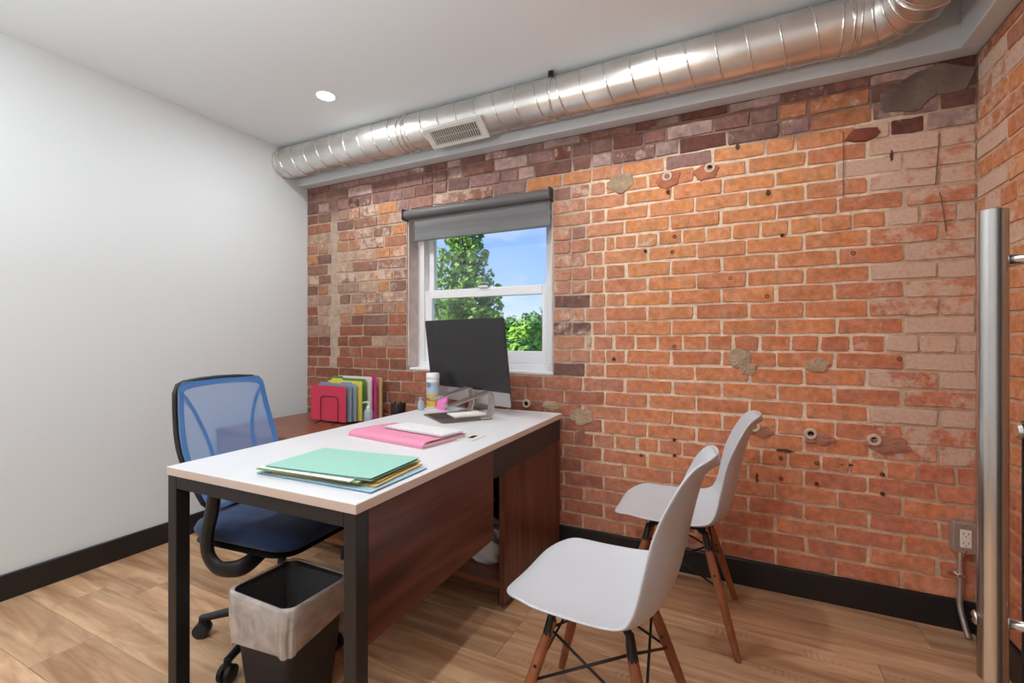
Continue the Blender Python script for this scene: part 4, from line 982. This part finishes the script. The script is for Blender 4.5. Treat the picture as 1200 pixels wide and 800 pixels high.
obj('box_lid', prism(rrect(.236, .336, .02, 4), .1602, .176, 'z'), mat('grey_lid', lin(120, 128, 138), .4), bxm, angle=40)

# ------------------------------------------------------------------ outlet with conduit
ob = empty('wall_outlet', (.763, YB, .375)); tag(ob, 'grey surface-mounted outlet box with steel conduit on the brick wall', 'outlet')
M_BOX = mat('grey_outlet_box', lin(168, 150, 138), .45, .3)
obj('box', B((-.036, .036, -.05, -.005, -.06, .06), bev=.006), M_BOX, ob)
obj('cover_plate', B((-.034, .034, -.0535, -.0502, -.057, .057), bev=.0015, seg=1), M_BOX, ob)
rcp = obj('receptacle', B((-.017, .017, -.0565, -.0537, -.034, .034), bev=.002), mat('ivory_receptacle', lin(236, 228, 216), .4), ob)
for zz in (-.018, .018):
    obj('slot', B((-.008, -.006, -.0570, -.0566, zz - .002, zz + .006), (.006, .008, -.0570, -.0566, zz - .002, zz + .006), (-.0018, .0018, -.0570, -.0566, zz - .010, zz - .0065)), M_HOLE, rcp)
for zz in (-.048, .048): obj('screw', lathe([(.004, .0537), (.0035, .0555)], 10, mtx=Matrix.Translation((0, 0, zz)) @ Matrix.Rotation(PI / 2, 4, 'X')), M_SEAM, ob)
obj('conduit', T(spline([(-.008, -.028, -.0605), (-.008, -.028, -.12), (-.008, -.026, -.22), (-.009, -.03, -.27), (-.002, -.045, -.325), (.006, -.062, -.374)], 6), .0105, 12), mat('conduit_steel', (.62, .58, .54), .4, .9), ob, smooth=True)
obj('connector', lathe([(.0145, -.076), (.0145, -.0605)], 12, mtx=Matrix.Translation((-.008, -.028, 0))), M_SEAM, ob, angle=40)
obj('conduit_strap', B((-.04, -.018, -.012, -.005, -.158, -.145), (-.0201, .004, -.042, -.012, -.158, -.145), bev=.002), M_SEAM, ob)

# ------------------------------------------------------------------ glass door with pull handle
HXp, HYp = .347, .975; GX = .432
dr = empty('door_1', (GX, 1.05, 0)); tag(dr, 'open frameless glass door with a long steel pull handle', 'door', kind='structure')
obj('glass_leaf', B((-.006, .006, -.92, .036, .012, 2.15)), GLASS, dr)
obj('edge_seal', B((-.008, .008, .0365, .040, .012, 1.0)), M_BLACKPLASTIC, dr)
ph_ = obj('pull_bar', T([(HXp - GX, HYp - 1.05, .613), (HXp - GX, HYp - 1.05, 1.337)], .0180, 28), M_STEEL, dr, angle=40)
for zz in (1.26, .703):
    obj('standoff', T([(HXp - GX + .018, HYp - 1.05, zz), (-.0062, HYp - 1.05, zz)], .0075, 12), M_STEEL, ph_, smooth=True)
    obj('washer', T([(-.012, HYp - 1.05, zz), (-.0061, HYp - 1.05, zz)], .015, 16), M_STEEL, ph_, angle=40)
    obj('cap_nut', T([(.0061, HYp - 1.05, zz), (.014, HYp - 1.05, zz)], .012, 16), M_STEEL, ph_, angle=40)
obj('end_cap', T([(HXp - GX - .0201, HYp - 1.05 + .0, .703), (HXp - GX - .0235, HYp - 1.05, .703)], [.011, .008], 14), M_STEEL, ph_, smooth=True)
obj('lock_cylinder', T([(-.022, .022, .985), (-.018, .022, .985), (-.0061, .022, .985)], [.010, .0145, .0145], 16), M_SEAM, dr, angle=40)

# ------------------------------------------------------------------ outside: ground, trees
gd = obj('ground', B((-40, 30, 3.5, 80, -3.6, -3.5)), mat('lawn', lin(96, 128, 66), .95, bump=.5, bscale=30, var=.2, vscale=2)); tag(gd, 'green lawn outside the window', 'ground', kind='structure')
M_NEED = mat('conifer_needles', lin(114, 148, 62), .7, var=.45, vscale=3); M_LEAF = mat('bright_leaves', lin(132, 176, 58), .6, var=.35, vscale=2); M_LEAF2 = mat('deep_leaves', lin(74, 122, 52), .65, var=.35, vscale=2); M_BARK = mat('bark', lin(92, 72, 56), .9, bump=.6, bscale=20)
def leafcloud(centres, rads, per, size, seed):
    r = random.Random(seed); v, f = [], []
    for c, R_ in zip(centres, rads):
        for _ in range(per):
            d = Vector((r.gauss(0, 1), r.gauss(0, 1), r.gauss(0, 1))).normalized(); p = Vector(c) + d * R_ * r.uniform(.55, 1.05)
            nrm = (d + Vector((r.uniform(-.7, .7), r.uniform(-.7, .7), r.uniform(-.3, .9)))).normalized(); a = nrm.orthogonal().normalized(); b = nrm.cross(a); th = r.uniform(0, 6.3); a, b = a * math.cos(th) + b * math.sin(th), b * math.cos(th) - a * math.sin(th); s = size * r.uniform(.6, 1.3); k = len(v)
            v += [tuple(p + a * s), tuple(p + b * s * .55), tuple(p - a * s), tuple(p - b * s * .55)]; f.append((k, k + 1, k + 2, k + 3))
    return v, f
def conifer(loc, top, base_r, seed, label):
    t = empty('conifer_tree', loc); tag(t, label, 'tree'); r = random.Random(seed); Ht = top - loc[2]
    obj('trunk', T([(0, 0, 0), (0, 0, Ht * .6), (0, 0, Ht * .97)], [.22, .12, .02], 8), M_BARK, t, smooth=True)
    cs, rs = [], []; zz = 1.6
    while zz < Ht - .2:
        rad = base_r * (1 - zz / Ht) ** .8 + .1; nb = max(4, int(5 + rad * 4)); o_ = r.uniform(0, 6)
        for k in range(nb):
            a = o_ + 2 * PI * k / nb + r.uniform(-.2, .2); L_ = rad * r.uniform(.75, 1.1)
            m_ = max(2, int(L_ / .24))
            for q in range(1, m_ + 1):
                s = q / m_; cs.append((math.cos(a) * L_ * s, math.sin(a) * L_ * s, zz - .16 * L_ * s * s + r.uniform(-.05, .05))); rs.append(.13 + .05 * r.random())
        zz += r.uniform(.24, .36)
    v, f = leafcloud(cs, rs, 30, .075, seed); tag(pyd('foliage', v, f, M_NEED, t), kind='stuff'); return t
def broadleaf(loc, Ht, R_, seed, m, label, size=.13):
    t = empty('leafy_tree', loc); tag(t, label, 'tree'); r = random.Random(seed)
    obj('trunk', T([(0, 0, 0), (.05, 0, Ht * .4), (.1, .05, Ht * .75)], [.2, .15, .05], 8), M_BARK, t, smooth=True)
    cs, rs = [], []
    for _ in range(46):
        d = Vector((r.gauss(0, 1), r.gauss(0, 1), r.gauss(0, .8))).normalized() * r.uniform(.3, 1); cs.append((d.x * R_, d.y * R_, Ht - R_ * .95 + d.z * R_ * .9)); rs.append(R_ * r.uniform(.22, .36))
    v, f = leafcloud(cs, rs, 130, size, seed); tag(pyd('foliage', v, f, m, t), kind='stuff'); return t
conifer((-7.55, 11.95, -3.5), 5.6, 2.2, 5, 'tall dark green conifer standing outside the window')
def at(px, d, z): 
    lat = (px - 600) / FPX * d; return (-math.sin(TH) * d + math.cos(TH) * lat, math.cos(TH) * d + math.sin(TH) * lat, z)
broadleaf(at(624, 17, -3.5), 5.4, 1.45, 11, M_LEAF, 'bright yellow-green leafy tree seen low through the lower window pane')
broadleaf(at(591, 23, -3.5), 5.3, 1.6, 12, M_LEAF, 'lower bright green tree outside, between the conifer and the other bright leafy tree')
broadleaf(at(640, 30, -3.5), 6.9, 2.3, 13, M_LEAF2, 'deep green tree rising behind the bright yellow-green leafy tree outside', .2)
broadleaf(at(573, 38, -3.5), 6.9, 2.6, 14, M_LEAF2, 'deep green tree far away behind the conifer outside', .22)
